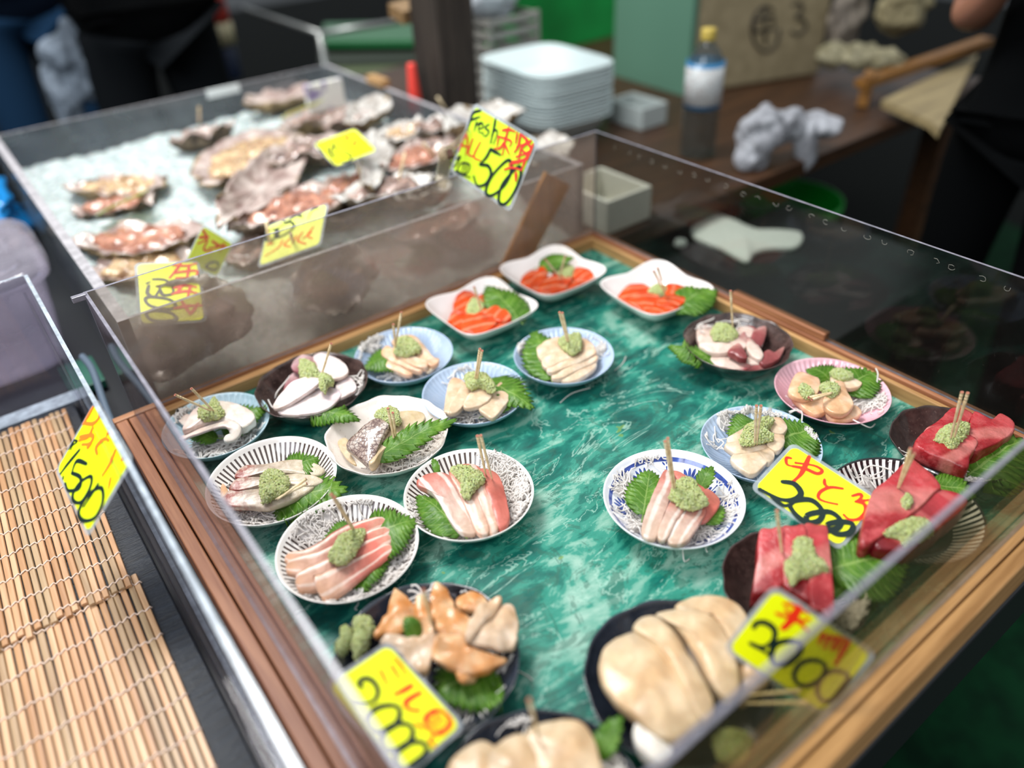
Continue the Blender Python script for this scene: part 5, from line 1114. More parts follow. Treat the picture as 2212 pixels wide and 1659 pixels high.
# loose threads on the board
for i, (pp, lb) in enumerate([([(1210, 870), (1235, 850), (1275, 838)], 'in front of the middle blue dish'), ([(1328, 800), (1345, 785), (1352, 770)], 'right of the middle blue dish'), ([(1120, 1450), (1140, 1460), (1150, 1470)], 'right of the orange clam dish')]):
    o = tubes('radish_thread', [catmull([at(a[0], a[1], FL + .001) for a in pp], 10, False)], .0008, M['daikon'], None, 5); tag(o, 'loose radish thread on the green board ' + lb, 'garnish', 'loose radish threads')
# ------------------------------------------------------------------ price cards: yellow paper in clear laminate, brush writing traced on the card
def papr(n, c):
    s = NT(n); s.P(base=s.mix(s.math('MULTIPLY', s.noise(300, 3, .7), .10), c, (c[0] * .8, c[1] * .85, c[2], 1)), rough=.35, coat=.35, coatr=.1); return s.m
YEL = papr('fluorescent_yellow', (.93, 1.0, .0, 1)); YEG = papr('yellow_green', (.60, .88, .02, 1))
INKB = plain('black_brush_ink', '0e2420', .3); INKR = plain('red_brush_ink', 'f03010', .35); INKO = plain('orange_ink', 'f07818', .4); INKR2 = plain('brick_red_ink', 'd03428', .4)
LAM = acrylic('clear_laminate', 'f8fafc', .60, 'e4eaee', .1, 40)
def card(c, X, Y, w, h, key, strokes, paper, label, mar=.0045, clipat=None, stick=None):
    c = Vector(c); X = Vector(X).normalized(); Y = (Vector(Y) - X * X.dot(Vector(Y))).normalized(); N = X.cross(Y)
    if N.dot(CAM - c) < 0: N = -N
    root = empty('price_card', c); tag(root, label, 'price card', 'yellow price cards')
    def rr(w_, h_, r, z):
        out = []
        for sx, sy, a0 in ((1, 1, 0), (-1, 1, PI / 2), (-1, -1, PI), (1, -1, 3 * PI / 2)):
            for k in range(9):
                a = a0 + k / 8 * PI / 2; out.append(X * (sx * (w_ / 2 - r) + r * math.cos(a)) + Y * (sy * (h_ / 2 - r) + r * math.sin(a)) + N * z)
        return out
    def slabrr(nm, w_, h_, r, z0, z1, m):
        a, b = rr(w_, h_, r, z0), rr(w_, h_, r, z1); n = len(a)
        return mesh(nm, a + b, [tuple(range(n))[::-1], tuple(range(n, 2 * n))] + [(i, (i + 1) % n, n + (i + 1) % n, n + i) for i in range(n)], m, root, smooth=False)
    slabrr('laminate', w, h, .009, -.0008, -.0002, LAM); pap = slabrr('paper', w - 2 * mar, h - 2 * mar, .008, -.0002, .0004, paper)
    lim = lambda v: (max(-w / 2 + mar + .001, min(w / 2 - mar - .001, v.dot(X))), max(-h / 2 + mar + .001, min(h / 2 - mar - .001, v.dot(Y))))
    inks = {}
    for q, (ink, wd, pts, *cl) in enumerate(strokes):
        closed = bool(cl and cl[0]); P = []
        for x, y in zz(key, pts):
            u, v = lim(on_plane(x, y, c + N * .0006, N) - c); P.append(Vector((u, v, 0)))
        n = max(14, len(P) * 6) if len(P) > 2 else 8
        C = catmull(P, n, closed)
        if closed: C.append(C[0])
        vs, fs = inks.setdefault(ink, ([], [])); b = len(vs); m = len(C); z = .0007 + .00004 * q
        for i, p in enumerate(C):
            d = (C[min(i + 1, m - 1)] - C[max(i - 1, 0)]); d = d.normalized() if d.length > 1e-7 else Vector((1, 0, 0)); s = Vector((-d.y, d.x, 0))
            t = i / (m - 1); ww = wd * .5 * ((.62 + .38 * math.sin(PI * min(1, t * 1.1 + .1))) if not closed else (.72 + .28 * abs(math.sin(t * PI * 2 + .6))))
            a, e = p + s * ww, p - s * ww
            vs += [X * a.x + Y * a.y + N * z, X * e.x + Y * e.y + N * z]
        for i in range(m - 1): fs.append((b + 2 * i, b + 2 * i + 1, b + 2 * i + 3, b + 2 * i + 2))
        if not closed:
            for end in (0, m - 1):   # rounded brush ends
                p = C[end]; k0 = len(vs); ww = wd * .5 * .72
                for k in range(10): a = 2 * PI * k / 10; r_ = p + Vector((math.cos(a), math.sin(a), 0)) * ww; vs.append(X * r_.x + Y * r_.y + N * (z + .00001))
                fs.append(tuple(k0 + k for k in range(10)))
    for ink, (vs, fs) in inks.items():
        o = mesh('writing', vs, fs, {'b': INKB, 'r': INKR, 'o': INKO, 'k': INKR2}[ink], pap, smooth=False)
    return root, X, Y, N
b, r = 'b', 'r'
fresh, fX, fY, fN = card((-.2832, -.0667, .2406), (.0323, -.988, -.1511), (.4285, -.1229, .8951), .1592, .1172, 'S', [
    ('b', .0058, [(1000, 697), (945, 718), (925, 780), (907, 830)]), ('b', .0048, [(938, 765), (992, 745)]),
    ('b', .0044, [(972, 775), (958, 832)]), ('b', .0038, [(966, 800), (1000, 778)]),
    ('b', .0034, [(985, 822), (1012, 812), (1008, 785), (988, 800), (986, 840), (1014, 846)]),
    ('b', .0036, [(1052, 792), (1026, 812), (1050, 838), (1030, 868), (1012, 856)]),
    ('b', .0056, [(1100, 740), (1084, 810), (1062, 908)]), ('b', .0036, [(1068, 862), (1092, 828), (1104, 850), (1080, 915)]),
    ('k', .0040, [(908, 850), (880, 910), (850, 955)]), ('k', .0040, [(908, 850), (915, 910), (905, 985)]), ('k', .0034, [(868, 920), (925, 938)]),
    ('k', .0044, [(950, 882), (920, 975), (955, 1000)]), ('k', .0044, [(996, 905), (955, 995), (996, 1022)]),
    ('b', .0040, [(845, 1015), (868, 995), (848, 1040), (825, 1062)]),
    ('b', .0032, [(876, 1040), (930, 1052), (905, 1108), (852, 1088)], 1), ('b', .0026, [(894, 1046), (878, 1094)]), ('b', .0026, [(914, 1052), (895, 1100)]), ('b', .0034, [(838, 1090), (880, 1112), (932, 1130)]),
    ('b', .0058, [(1062, 948), (1036, 1000), (992, 1048)]), ('b', .0060, [(1062, 950), (1122, 985)]),
    ('b', .0062, [(1000, 1050), (1048, 1058), (1064, 1110), (1030, 1172), (978, 1182), (956, 1125)]),
    ('b', .0058, [(1172, 1020), (1196, 1078), (1150, 1180), (1068, 1250), (1030, 1225), (1072, 1120)], 1),
    ('b', .0058, [(1240, 1062), (1262, 1130), (1222, 1235), (1150, 1304), (1112, 1280), (1140, 1170)], 1),
    ('k', .0046, [(1138, 830), (1180, 826), (1216, 838)]), ('k', .0048, [(1182, 800), (1160, 880), (1138, 985)]), ('k', .0038, [(1110, 868), (1192, 898), (1184, 930)]),
    ('k', .0038, [(1114, 870), (1104, 930)]), ('k', .0044, [(1150, 905), (1120, 945), (1090, 945)]), ('k', .0044, [(1152, 915), (1180, 980)]),
    ('k', .0040, [(1235, 838), (1222, 910)]), ('k', .0050, [(1262, 830), (1240, 930), (1216, 968)]),
    ('k', .0046, [(1262, 850), (1300, 905), (1230, 935)]), ('k', .0048, [(1332, 872), (1260, 945), (1240, 1040)]), ('k', .0048, [(1290, 900), (1332, 965), (1226, 1000)]),
    ('k', .0050, [(1352, 930), (1290, 1010), (1200, 1030)]), ('k', .0046, [(1268, 960), (1318, 1022), (1180, 1050)]), ('k', .0046, [(1292, 1000), (1262, 1080)]), ('k', .0040, [(1150, 1082), (1200, 1068), (1262, 1085)]), ('k', .0060, [(1226, 1100), (1224, 1150)]),
], YEG, 'yellow-green card reading Fresh ALL 500, clipped above the back panel', .0055)
card((-.9719, -.2524, .1202), (.0199, -.9996, -.02), (.7088, 0, .7054), .1363, .0994, 'N', [
    ('b', .0052, [(352, 250), (300, 312), (264, 362)]), ('b', .0036, [(280, 368), (274, 388)]),
    ('b', .0056, [(384, 312), (340, 300), (318, 352)]), ('b', .0056, [(318, 352), (356, 372), (352, 418), (304, 432), (288, 402)]),
    ('b', .0056, [(404, 368), (398, 420), (360, 480), (322, 485), (325, 440), (360, 390)], 1),
    ('b', .0060, [(448, 418), (455, 480), (420, 550), (358, 580), (345, 530), (390, 450)], 1),
    ('b', .0050, [(436, 400), (410, 440), (372, 500)]),
    ('b', .0028, [(312, 195), (302, 240)]), ('b', .0028, [(326, 202), (342, 212), (322, 230)]), ('b', .0028, [(326, 202), (314, 248)]),
    ('o', .0052, [(412, 62), (392, 98), (368, 130)]), ('o', .0050, [(370, 126), (410, 134), (436, 112), (440, 88)]), ('o', .0052, [(412, 150), (392, 190), (352, 208)]),
    ('o', .0052, [(356, 192), (412, 186), (400, 220), (366, 226)]), ('o', .0056, [(388, 240), (404, 222)]),
    ('o', .0056, [(432, 268), (428, 236), (462, 202), (482, 208)]), ('o', .0042, [(480, 172), (474, 186)]), ('o', .0056, [(512, 252), (488, 310), (456, 362)]), ('o', .0044, [(492, 372), (482, 420)]), ('o', .0036, [(542, 288), (538, 300)]),
], papr('yellow_green_fluorescent', (.80, 1.0, .0, 1)), 'yellow-green card with orange writing and 1,500, clipped on the left clear case', .005)
card((-.7791, .0862, .1201), (-.313, -.8845, -.3459), (.9472, -.2641, -.1818), .1274, .0927, 'L', [
    ('b', .0050, [(975, 600), (1040, 602), (1100, 628)]), ('b', .0036, [(932, 628), (955, 618)]),
    ('b', .0056, [(948, 640), (940, 690), (985, 710), (1018, 662)]), ('b', .0056, [(1018, 662), (1040, 700), (1100, 690), (1100, 650)]),
    ('b', .0058, [(925, 730), (960, 712), (1080, 730), (1118, 770), (1070, 792), (960, 770)], 1),
    ('b', .0062, [(932, 822), (970, 800), (1080, 812), (1126, 850), (1070, 878), (970, 862)], 1),
    ('r', .0050, [(1100, 508), (1180, 514), (1260, 500)]), ('r', .0046, [(1150, 500), (1120, 545), (1080, 590)]), ('r', .0050, [(1112, 560), (1180, 550), (1268, 548), (1240, 600)]), ('r', .0046, [(1206, 510), (1190, 600)]), ('r', .0040, [(1120, 592), (1250, 590)]),
    ('r', .0052, [(1108, 655), (1180, 640), (1246, 650)]), ('r', .0050, [(1160, 620), (1140, 670), (1098, 696)]), ('r', .0052, [(1112, 690), (1190, 676), (1254, 690)]), ('r', .0046, [(1214, 640), (1196, 712)]),
    ('r', .0054, [(1112, 786), (1200, 770), (1284, 768)]), ('r', .0054, [(1160, 742), (1190, 790), (1212, 822)]), ('r', .0050, [(1212, 822), (1240, 790), (1262, 752)]),
], YEL, 'yellow card standing sideways behind the misted near panel, reading 1,300')
card((-.5619, .1216, .1301), (-.6224, .6942, -.3615), (-.5828, -.7194, -.3779), .1307, .0949, 'L', [
    ('b', .0044, [(2032, 118), (1995, 140), (1962, 212)]), ('b', .0040, [(1905, 196), (1930, 206)]),
    ('b', .0052, [(1890, 142), (1868, 190), (1835, 232), (1806, 214)]), ('b', .0044, [(1890, 145), (1930, 150)]),
    ('b', .0056, [(1850, 236), (1870, 270), (1810, 318), (1760, 330), (1765, 280)], 1), ('b', .0056, [(1762, 280), (1770, 320), (1720, 355), (1682, 348), (1700, 300)], 1),
    ('o', .0044, [(1800, 350), (1776, 395), (1690, 452)]), ('o', .0044, [(1740, 370), (1700, 380)]), ('o', .0046, [(1848, 340), (1812, 380), (1850, 392)]), ('o', .0044, [(1890, 320), (1862, 372)]),
    ('o', .0048, [(1928, 300), (1898, 352), (1948, 374)]), ('o', .0046, [(1996, 268), (1960, 318), (1990, 340)]), ('o', .0044, [(1986, 300), (1930, 340)]),
], papr('pale_yellow_back', (.86, .92, .18, 1)), 'pale yellow card turned upside down, leaning behind the middle of the misted panel')
card((-.32, .3918, .1499), (-.9884, -.1492, -.0276), (.1462, -.8882, -.4357), .1062, .0766, 'S', [
    ('b', .0042, [(-50, 905), (-20, 960), (0, 985)]), ('b', .0046, [(20, 885), (62, 910), (40, 960), (60, 1000)]), ('b', .0046, [(75, 930), (130, 975), (170, 1010), (120, 1030), (70, 980)], 1), ('b', .0046, [(10, 925), (40, 990), (70, 1040)]), ('b', .0044, [(140, 960), (180, 990), (165, 1030)]),
    ('o', .0048, [(122, 862), (150, 890), (180, 876)]), ('r', .0048, [(150, 850), (140, 905)]), ('o', .0050, [(172, 900), (205, 920), (180, 930)]), ('r', .0048, [(208, 884), (190, 936)]), ('o', .0050, [(232, 930), (272, 948), (240, 962)]),
], YEL, 'square-looking yellow card lying among the oysters in the middle of the case', .003)
card((-.6745, .2219, .0999), (.5366, .4878, -.6886), (.7085, .1829, .6816), .0974, .0695, 'L', [
    ('r', .0046, [(1290, 285), (1318, 340), (1262, 372)]), ('r', .0048, [(1262, 330), (1330, 330)]), ('r', .0046, [(1322, 352), (1300, 410), (1352, 420)]), ('r', .0050, [(1352, 356), (1392, 392), (1330, 402)]), ('r', .0048, [(1398, 382), (1448, 396)]), ('r', .0044, [(1430, 370), (1400, 420)]),
    ('b', .0048, [(1310, 520), (1350, 490), (1392, 500), (1370, 540)], 1),
], YEL, 'yellow card with red writing half hidden by the top edge of the misted panel', .003)
for i, (cc, X, Y, lb) in enumerate((((at(265, 437, .085)), (1, .3, .05), (-.45, 1, -.55), 'thin-looking yellow card lying nearly flat on the pale oyster at the left'), ((at(652, 236, .13)), (1, .1, .08), (-.3, 1, -.5), 'yellow card lying nearly flat on the oysters far back'))):
    card(cc, X, Y, .105, .075, 'P', [('o', .004, [(235, 432), (265, 440)] if i == 0 else [(620, 238), (650, 240)]), ('r', .004, [(270, 440), (300, 436)] if i == 0 else [(660, 235), (690, 232)])], YEL if i else papr('yellow_flat', (.8, .85, .12, 1)), lb, .003)
card((-.3323, -.7357, .035), (.1025, -.983, -.1524), (.9661, .0618, .2508), .1166, .0844, 'R', [
    ('r', .0042, [(630, 422), (600, 420), (604, 462), (650, 476)]), ('r', .0050, [(640, 474), (720, 490), (800, 522), (832, 502), (780, 470), (660, 452)]), ('r', .0062, [(752, 408), (718, 480), (690, 530), (646, 572)]),
    ('r', .0044, [(848, 560), (850, 592), (878, 612)]), ('r', .0046, [(966, 620), (885, 612), (822, 640), (808, 680), (850, 704), (930, 722)]),
    ('r', .0044, [(1028, 668), (1080, 656), (1088, 676), (1050, 706)]), ('r', .0046, [(1050, 706), (1090, 700), (1136, 694)]), ('r', .0050, [(1052, 704), (1106, 722), (1114, 772), (1070, 818), (1010, 820), (974, 792)]),
    ('b', .0074, [(575, 576), (650, 590), (694, 650), (650, 690), (560, 690), (424, 630)]), ('b', .0050, [(500, 672), (580, 730), (640, 720)]),
    ('b', .0074, [(620, 720), (680, 694), (770, 700), (836, 770), (810, 830), (730, 845), (650, 800)], 1),
    ('b', .0074, [(730, 800), (800, 776), (890, 776), (955, 830), (930, 880), (840, 892), (755, 850)], 1),
    ('b', .0074, [(865, 860), (940, 838), (1020, 846), (1068, 900), (1020, 925), (920, 915)], 1),
], YEL, 'bright yellow card with three red characters and 2000, propped between the dishes on the right')
card((-.5295, -.8537, .0499), (.4158, -.7943, -.443), (.637, -.0933, .7652), .1098, .079, 'G', [
    ('r', .0034, [(1500, 205), (1560, 216), (1645, 262)]), ('r', .0085, [(1590, 232), (1548, 300), (1500, 348)]), ('r', .0052, [(1600, 240), (1565, 290), (1520, 346)]), ('r', .0034, [(1456, 262), (1500, 276), (1556, 282)]), ('r', .0034, [(1512, 236), (1532, 262)]), ('r', .0036, [(1580, 312), (1652, 298)]), ('r', .0034, [(1580, 290), (1610, 330), (1642, 362)]),
    ('b', .0056, [(1322, 346), (1340, 320), (1392, 318), (1444, 358), (1440, 420), (1384, 462), (1322, 452)]), ('b', .0044, [(1300, 440), (1360, 470), (1400, 500)]),
    ('b', .0058, [(1424, 520), (1450, 450), (1530, 424), (1602, 440), (1592, 500), (1520, 562), (1455, 566)], 1),
    ('b', .0052, [(1562, 630), (1600, 562), (1680, 540), (1746, 570), (1732, 640), (1660, 690), (1590, 684)], 1),
    ('b', .0052, [(1700, 720), (1730, 640), (1810, 604), (1886, 632), (1872, 710), (1800, 780), (1730, 780)], 1),
    ('r', .0040, [(1740, 380), (1710, 440)]), ('r', .0036, [(1780, 392), (1740, 470)]), ('r', .0036, [(1820, 396), (1782, 478)]), ('r', .0036, [(1858, 400), (1810, 480)]), ('r', .0056, [(1892, 420), (1850, 490), (1812, 560)]), ('r', .0034, [(1720, 400), (1880, 400)]),
], YEL, 'bright yellow card with 2000 standing against the front panel, partly seen through it')
card((-.8436, -.6674, .0499), (.1485, -.9545, -.2586), (.943, .2154, -.2537), .1072, .0776, 'F', [
    ('r', .0030, [(546, 838), (575, 900), (608, 966)]), ('r', .0030, [(638, 800), (675, 860), (712, 916)]), ('r', .0030, [(664, 742), (722, 810), (766, 882)]),
    ('r', .0052, [(812, 968), (740, 1012), (672, 1044)]), ('r', .0052, [(882, 1030), (806, 1072), (756, 1118), (790, 1168), (868, 1180)]),
    ('r', .0048, [(1014, 1176), (922, 1246), (960, 1330), (1032, 1376), (1130, 1296), (1096, 1220)], 1), ('r', .0034, [(1000, 1210), (1076, 1290)]), ('r', .0034, [(966, 1252), (1040, 1332)]),
    ('r', .0030, [(842, 1284), (880, 1312), (910, 1342)]), ('r', .0036, [(982, 1400), (966, 1436), (1008, 1488)]),
    ('b', .0050, [(398, 985), (366, 958), (402, 916), (470, 924), (524, 1000), (510, 1080), (440, 1118), (330, 1092)]),
    ('b', .0052, [(452, 1270), (480, 1185), (580, 1140), (690, 1150), (704, 1240), (640, 1322), (520, 1345)], 1),
    ('b', .0052, [(572, 1425), (600, 1338), (700, 1290), (800, 1310), (812, 1400), (740, 1486), (620, 1500)], 1),
    ('b', .0052, [(684, 1570), (720, 1488), (820, 1442), (920, 1460), (930, 1550), (860, 1640), (740, 1660)], 1),
], YEL, 'bright yellow card with red characters and 2,000 in front of the orange clam')
# clear clip holding the Fresh card to the back panel
CL = acrylic('clear_clip_plastic', 'f4f0e8', .22, 'c8bca8', .2, 50)
cp = empty('card_clip', (-.31, 0, .2)); tag(cp, 'clear plastic clip holding the Fresh card above the back panel', 'clip')
A0 = at(965, 395, .2); A0.y = .0
def clipbox(p, q, w_, h_):
    d = (q - p).normalized(); s = d.orthogonal().normalized(); u = d.cross(s)
    return [p + s * a * w_ + u * b_ * h_ for a, b_ in ((-1, -1), (1, -1), (1, 1), (-1, 1))] + [q + s * a * w_ + u * b_ * h_ for a, b_ in ((-1, -1), (1, -1), (1, 1), (-1, 1))]
p1 = on_y(952, 400, .0); p2 = on_y(965, 330, -.012); p3 = Vector(fresh.location) - fX * .070 + fY * .012
o_ = cp.location
boxes('jaw', [clipbox(p1 - o_, p2 - o_, .009, .010)], CL, cp, .001); boxes('arm', [clipbox(p2 - o_, p3 - o_, .005, .010)], CL, cp, .001); boxes('hinge', [clipbox(p2 - o_ - Vector((.012, 0, 0)), p2 - o_ + Vector((.012, 0, 0)), .008, .008)], CL, cp, .001)
boxes('rivet', [clipbox(p2 - o_ - Vector((.004, .008, 0)), p2 - o_ + Vector((.004, -.010, 0)), .006, .005)], plain('rivet_brown', '4a2a1c', .5), cp, .0005)
# ------------------------------------------------------------------ behind: serving counter, stacked trays, cooler, bottle
DW = wood('dark_counter_wood', '2a190e', '54361f', 'X', 1, .45)
CZ = -.05
bc = empty('serving_counter', (.75, .65, CZ)); tag(bc, 'dark brown wooden counter behind the trays', 'counter')
boxes('top', [(-.56, .95, -.63, .95, -.04, 0), (-.70, -.5605, -.63, -.02, -.04, 0)], DW, bc, .004); boxes('leg', [(.80, .87, -.58, -.51, -.81, -.04)], DW, bc); boxes('leg', [(-.54, -.47, .8, .87, -.81, -.04)], DW, bc)
o = boxes('shop_curtain', [(.72, 2.1, 1.34, 1.37, -.05, .9)], mottled('green_sheet', '0a7a34', '12a048', 3, .5), bevel=.004); tag(o, 'bright green sheet hanging behind the stacked foam trays', 'sheet')
o = boxes('dark_partition', [(1.0, 3.2, 1.64, 1.68, -.85, 1.2)], plain('partition_dark', '14100c', .8)); tag(o, 'dark partition at the back of the stall', 'partition')
# stack of foam trays
FO = plain('foam_white', 'ccdada', .7)
R = random.Random(2); L0 = Vector((.42, .70, CZ)); ct = Vector((.43, .665, CZ))
def foam_tray(z, k):
    n = 48; vs = []; rr = []
    for s, zz_ in ((.76, 0), (.92, .054), (1.0, .055), (1.0, .059), (.94, .058), (.78, .008), (.74, .004)):
        for i in range(n):
            a = 2 * PI * i / n; p = 5.0; q = (abs(math.cos(a)) ** p + abs(math.sin(a)) ** p) ** (-1 / p)
            vs.append((.135 * s * q * math.cos(a), .165 * s * q * math.sin(a), zz_))
    fs = [(j * n + i, j * n + (i + 1) % n, (j + 1) * n + (i + 1) % n, (j + 1) * n + i) for j in range(6) for i in range(n)] + [tuple(range(n))[::-1], tuple(6 * n + i for i in range(n))]
    o = mesh('foam_tray', vs, fs, FO, loc=Vector((ct.x + R.uniform(-.002, .002), ct.y + R.uniform(-.002, .002), z))); o.rotation_euler = (0, 0, -.06 + R.uniform(-.01, .01)); return o
names = ['lowest', 'second from the bottom', 'third from the bottom', 'fourth from the bottom', 'fifth from the bottom', 'sixth from the bottom', 'seventh from the bottom', 'eighth from the bottom', 'ninth from the bottom', 'tenth from the bottom', 'eleventh from the bottom', 'twelfth from the bottom', 'third from the top', 'second from the top', 'topmost, open and empty']
for k in range(15): tag(foam_tray(CZ + .0005 + k * .0092, k), 'white foam tray in the stack on the counter, ' + names[k], 'foam tray', 'stacked white foam trays')
def open_box(name, x0, x1, y0, y1, z0, z1, t_, m, label, cat, rz=0):
    c = ((x0 + x1) / 2, (y0 + y1) / 2, z0); a, b_, h = (x1 - x0) / 2, (y1 - y0) / 2, z1 - z0; vs = []
    for (s, z) in ((0, 0), (0, h), (t_, h), (t_, t_)):
        for sx, sy in ((-1, -1), (1, -1), (1, 1), (-1, 1)): vs.append((sx * (a - s), sy * (b_ - s), z))
    fs = [(0, 3, 2, 1), (12, 13, 14, 15)] + [(j * 4 + i, j * 4 + (i + 1) % 4, (j + 1) * 4 + (i + 1) % 4, (j + 1) * 4 + i) for j in range(3) for i in range(4)]
    o = mesh(name, vs, fs, m, loc=Vector(c), smooth=False); o.rotation_euler = (0, 0, rz); md = o.modifiers.new('b', 'BEVEL'); md.width = .003; md.segments = 2
    return tag(o, label, cat)
open_box('foam_box', .075, .205, .04, .20, CZ + .0005, CZ + .075, .01, plain('foam_warm', 'd2cec0', .6), 'small open white foam box behind the back corner of the tray', 'box')
open_box('foam_box', .60, .70, .46, .60, CZ + .0005, CZ + .06, .01, plain('foam_grey', 'a8b0ae', .6), 'grey-white foam box right of the stacked trays', 'box')
# grey slatted basket with a white bag
bk = empty('slatted_basket', (.40, .86, CZ)); tag(bk, 'grey slatted plastic basket right of the wooden post', 'basket')
BG = plain('basket_grey', '8c8a84', .5)
for k in range(8):
    z = .01 + k * .034; boxes('slat', [(-.02, .16, -.006, .0, z, z + .018), (.154, .16, 0, .24, z, z + .018), (-.02, .16, .234, .24, z, z + .018), (-.02, -.014, 0, .24, z, z + .018)], BG, bk, .001)
for b_ in [(-.022, -.012, -.008, .002, 0, .27), (.152, .162, -.008, .002, 0, .27), (.152, .162, .232, .242, 0, .27), (-.022, -.012, .232, .242, 0, .27)]: boxes('corner_post', [b_], BG, bk)
crumple('plastic_bag', (.45, .98, .27), .10, plain('bag_white', 'c6ccd4', .4), .5, 12, 'white plastic bag lying in the grey slatted basket', 'bag', (1.1, 1, .7), 4)
# wooden post
PW = wood('dark_post_wood', '1c1612', '453c34', 'Z', 1, .6)
o = boxes('wooden_post', [(.075, .185, .64, .76, -.86, 1.6)], PW, bevel=.006); tag(o, 'dark wooden post rising behind the oyster case', 'post')
# cooler
CO = empty('foam_cooler', (1.17, .76, CZ)); tag(CO, 'large beige foam cooler with handwriting on the dark counter', 'cooler')
pA, pB, pC = Vector((.953, .591)), Vector((1.40, .447)), Vector((.968, .93))
FC = mottled('foam_cooler_beige', '86795c', '988a6c', 30, .7)
def prism(pts, z0, z1, o):
    n = len(pts); vs = [(p.x - o.x, p.y - o.y, z0 - o.z) for p in pts] + [(p.x - o.x, p.y - o.y, z1 - o.z) for p in pts]
    return vs, [tuple(range(n))[::-1], tuple(range(n, 2 * n))] + [(i, (i + 1) % n, n + (i + 1) % n, n + i) for i in range(n)]
vs, fs = prism([pA, pB, pB + (pC - pA), pC], CZ + .001, .42, CO.location); o = cbody = mesh('cooler_body', vs, fs, FC, CO, smooth=False); md = o.modifiers.new('b', 'BEVEL'); md.width = .012; md.segments = 3
vs, fs = prism([pA + Vector((-.006, -.006)), pB + Vector((.006, -.006)), pB + (pC - pA) + Vector((.006, .006)), pC + Vector((-.006, .006))], .421, .47, CO.location); o = mesh('lid', vs, fs, FC, CO, smooth=False)
vs, fs = prism([pA + Vector((-.030, -.002)), pA + Vector((-.008, -.002)), pC + Vector((-.008, 0)), pC + Vector((-.030, 0))], CZ + .001, .46, Vector((0, 0, 0))); tag(mesh('green_cast_panel', vs, fs, plain('green_cast_tint', '58806c', .5), smooth=False), 'pale green panel added as green light on the left side of the foam cooler', 'panel')  # added panel: green light on the cooler's left face put into its colour
nf = Vector(((pB - pA).y, -(pB - pA).x, 0)).normalized(); pf = Vector((pA.x, pA.y, 0)) + nf * .0015
def fpt(x, y): q = zz('K', [(x, y)])[0]; return on_plane(q[0], q[1], pf, nf) - CO.location
INK = plain('felt_pen', '2a241c', .6)
circ = [fpt(690 + 82 * math.cos(a), 172 + 132 * math.sin(a)) for a in [k * .33 for k in range(20)]]
for pth in (circ[:-3], [fpt(620, 120), fpt(628, 190), fpt(740, 168), fpt(735, 95), fpt(618, 120)], [fpt(682, 50), fpt(690, 265)],
            catmull([fpt(845, 28), fpt(895, 20), fpt(905, 60), fpt(868, 100), fpt(915, 120), fpt(925, 170), fpt(880, 205), fpt(840, 185)], 24, False)):
    tubes('handwriting', [pth], .0045, INK, cbody, 6)
# bottle
bt = empty('water_bottle', (.568, .23, CZ)); tag(bt, 'clear plastic bottle with a blue and white label and yellow cap', 'bottle')
CLB = acrylic('clear_bottle', 'c4c8c4', .10, 'b8bab8', .1, 20, 1.8)
def lathe(name, prof, m, par, n=40, loc=None):
    vs = [(r_ * math.cos(2 * PI * k / n), r_ * math.sin(2 * PI * k / n), z) for r_, z in prof for k in range(n)]
    fs = [(j * n + k, j * n + (k + 1) % n, (j + 1) * n + (k + 1) % n, (j + 1) * n + k) for j in range(len(prof) - 1) for k in range(n)] + [tuple(range(n))[::-1], tuple((len(prof) - 1) * n + k for k in range(n))]
    return mesh(name, vs, fs, m, par, loc=loc)
pr = [(.030, .001), (.043, .004)] + [(.0445 + .0018 * math.cos(k * 2.1), .008 + k * .0045) for k in range(27)] + [(.0445, .13), (.0445, .215), (.042, .235), (.030, .255), (.016, .272), (.0145, .285)]
lathe('bottle_body', pr, CLB, bt)
s = NT('bottle_label'); th, r_, z_ = polar(s); bl = s.math('MAXIMUM', s.math('GREATER_THAN', z_, .222), s.math('LESS_THAN', z_, .135))
tx = s.math('GREATER_THAN', s.noise(110, 3, .6, sc3=(1, 1, 1.4)), .55); wc = s.mix(s.math('MULTIPLY', tx, .5), hexc('b8bcbc'), hexc('8a6a64')); s.P(base=s.mix(bl, wc, hexc('2a6c98')), rough=.35)
lathe('label', [(.0455, .125), (.0462, .125), (.0462, .232), (.0455, .232)], s.m, bt); lathe('cap', [(.017, .278), (.0175, .28), (.0175, .300), (.016, .303)], plain('cap_yellow', 'b8a048', .5), bt)
# cloth drooping over the counter edge
TW = mottled('white_towel', '77777c', 'a0a2a8', 18, .9)
vs, fs = [], []; n1, n2 = 60, 40
tw_c = at(1685, 300, CZ + .05)
def blobs(name, parts, m, label, cat):
    import bmesh
    V, Fc = [], []
    for (c, r3, seed) in parts:
        bm = bmesh.new(); bmesh.ops.create_icosphere(bm, subdivisions=4, radius=1); b0 = len(V)
        for v in bm.verts:
            d = v.co; f = 1 + .35 * noise.noise(d * 1.5 + Vector((seed, 0, 0))) - .3 * abs(noise.noise(d * 3 + Vector((0, seed, 0)))); V.append(c + Vector((d.x * r3[0] * f, d.y * r3[1] * f, d.z * r3[2] * f)))
        Fc += [tuple(b0 + v.index for v in f.verts) for f in bm.faces]; bm.free()
    o = mesh(name, V, Fc, m); md = o.modifiers.new('fuse', 'REMESH'); md.mode = 'VOXEL'; md.voxel_size = .004; md.use_smooth_shade = True
    md2 = o.modifiers.new('sm', 'SMOOTH'); md2.iterations = 3; return tag(o, label, cat)
blobs('cloth', [(at(1650, 285, .03), (.075, .05, .06), 1), (at(1625, 335, -.02), (.05, .04, .045), 2), (at(1740, 320, -.03), (.035, .03, .07), 3), (at(1775, 270, .02), (.035, .06, .03), 4), (at(1700, 270, .03), (.06, .04, .04), 5)], TW, 'crumpled white cloth drooping over the edge of the dark counter', 'cloth')
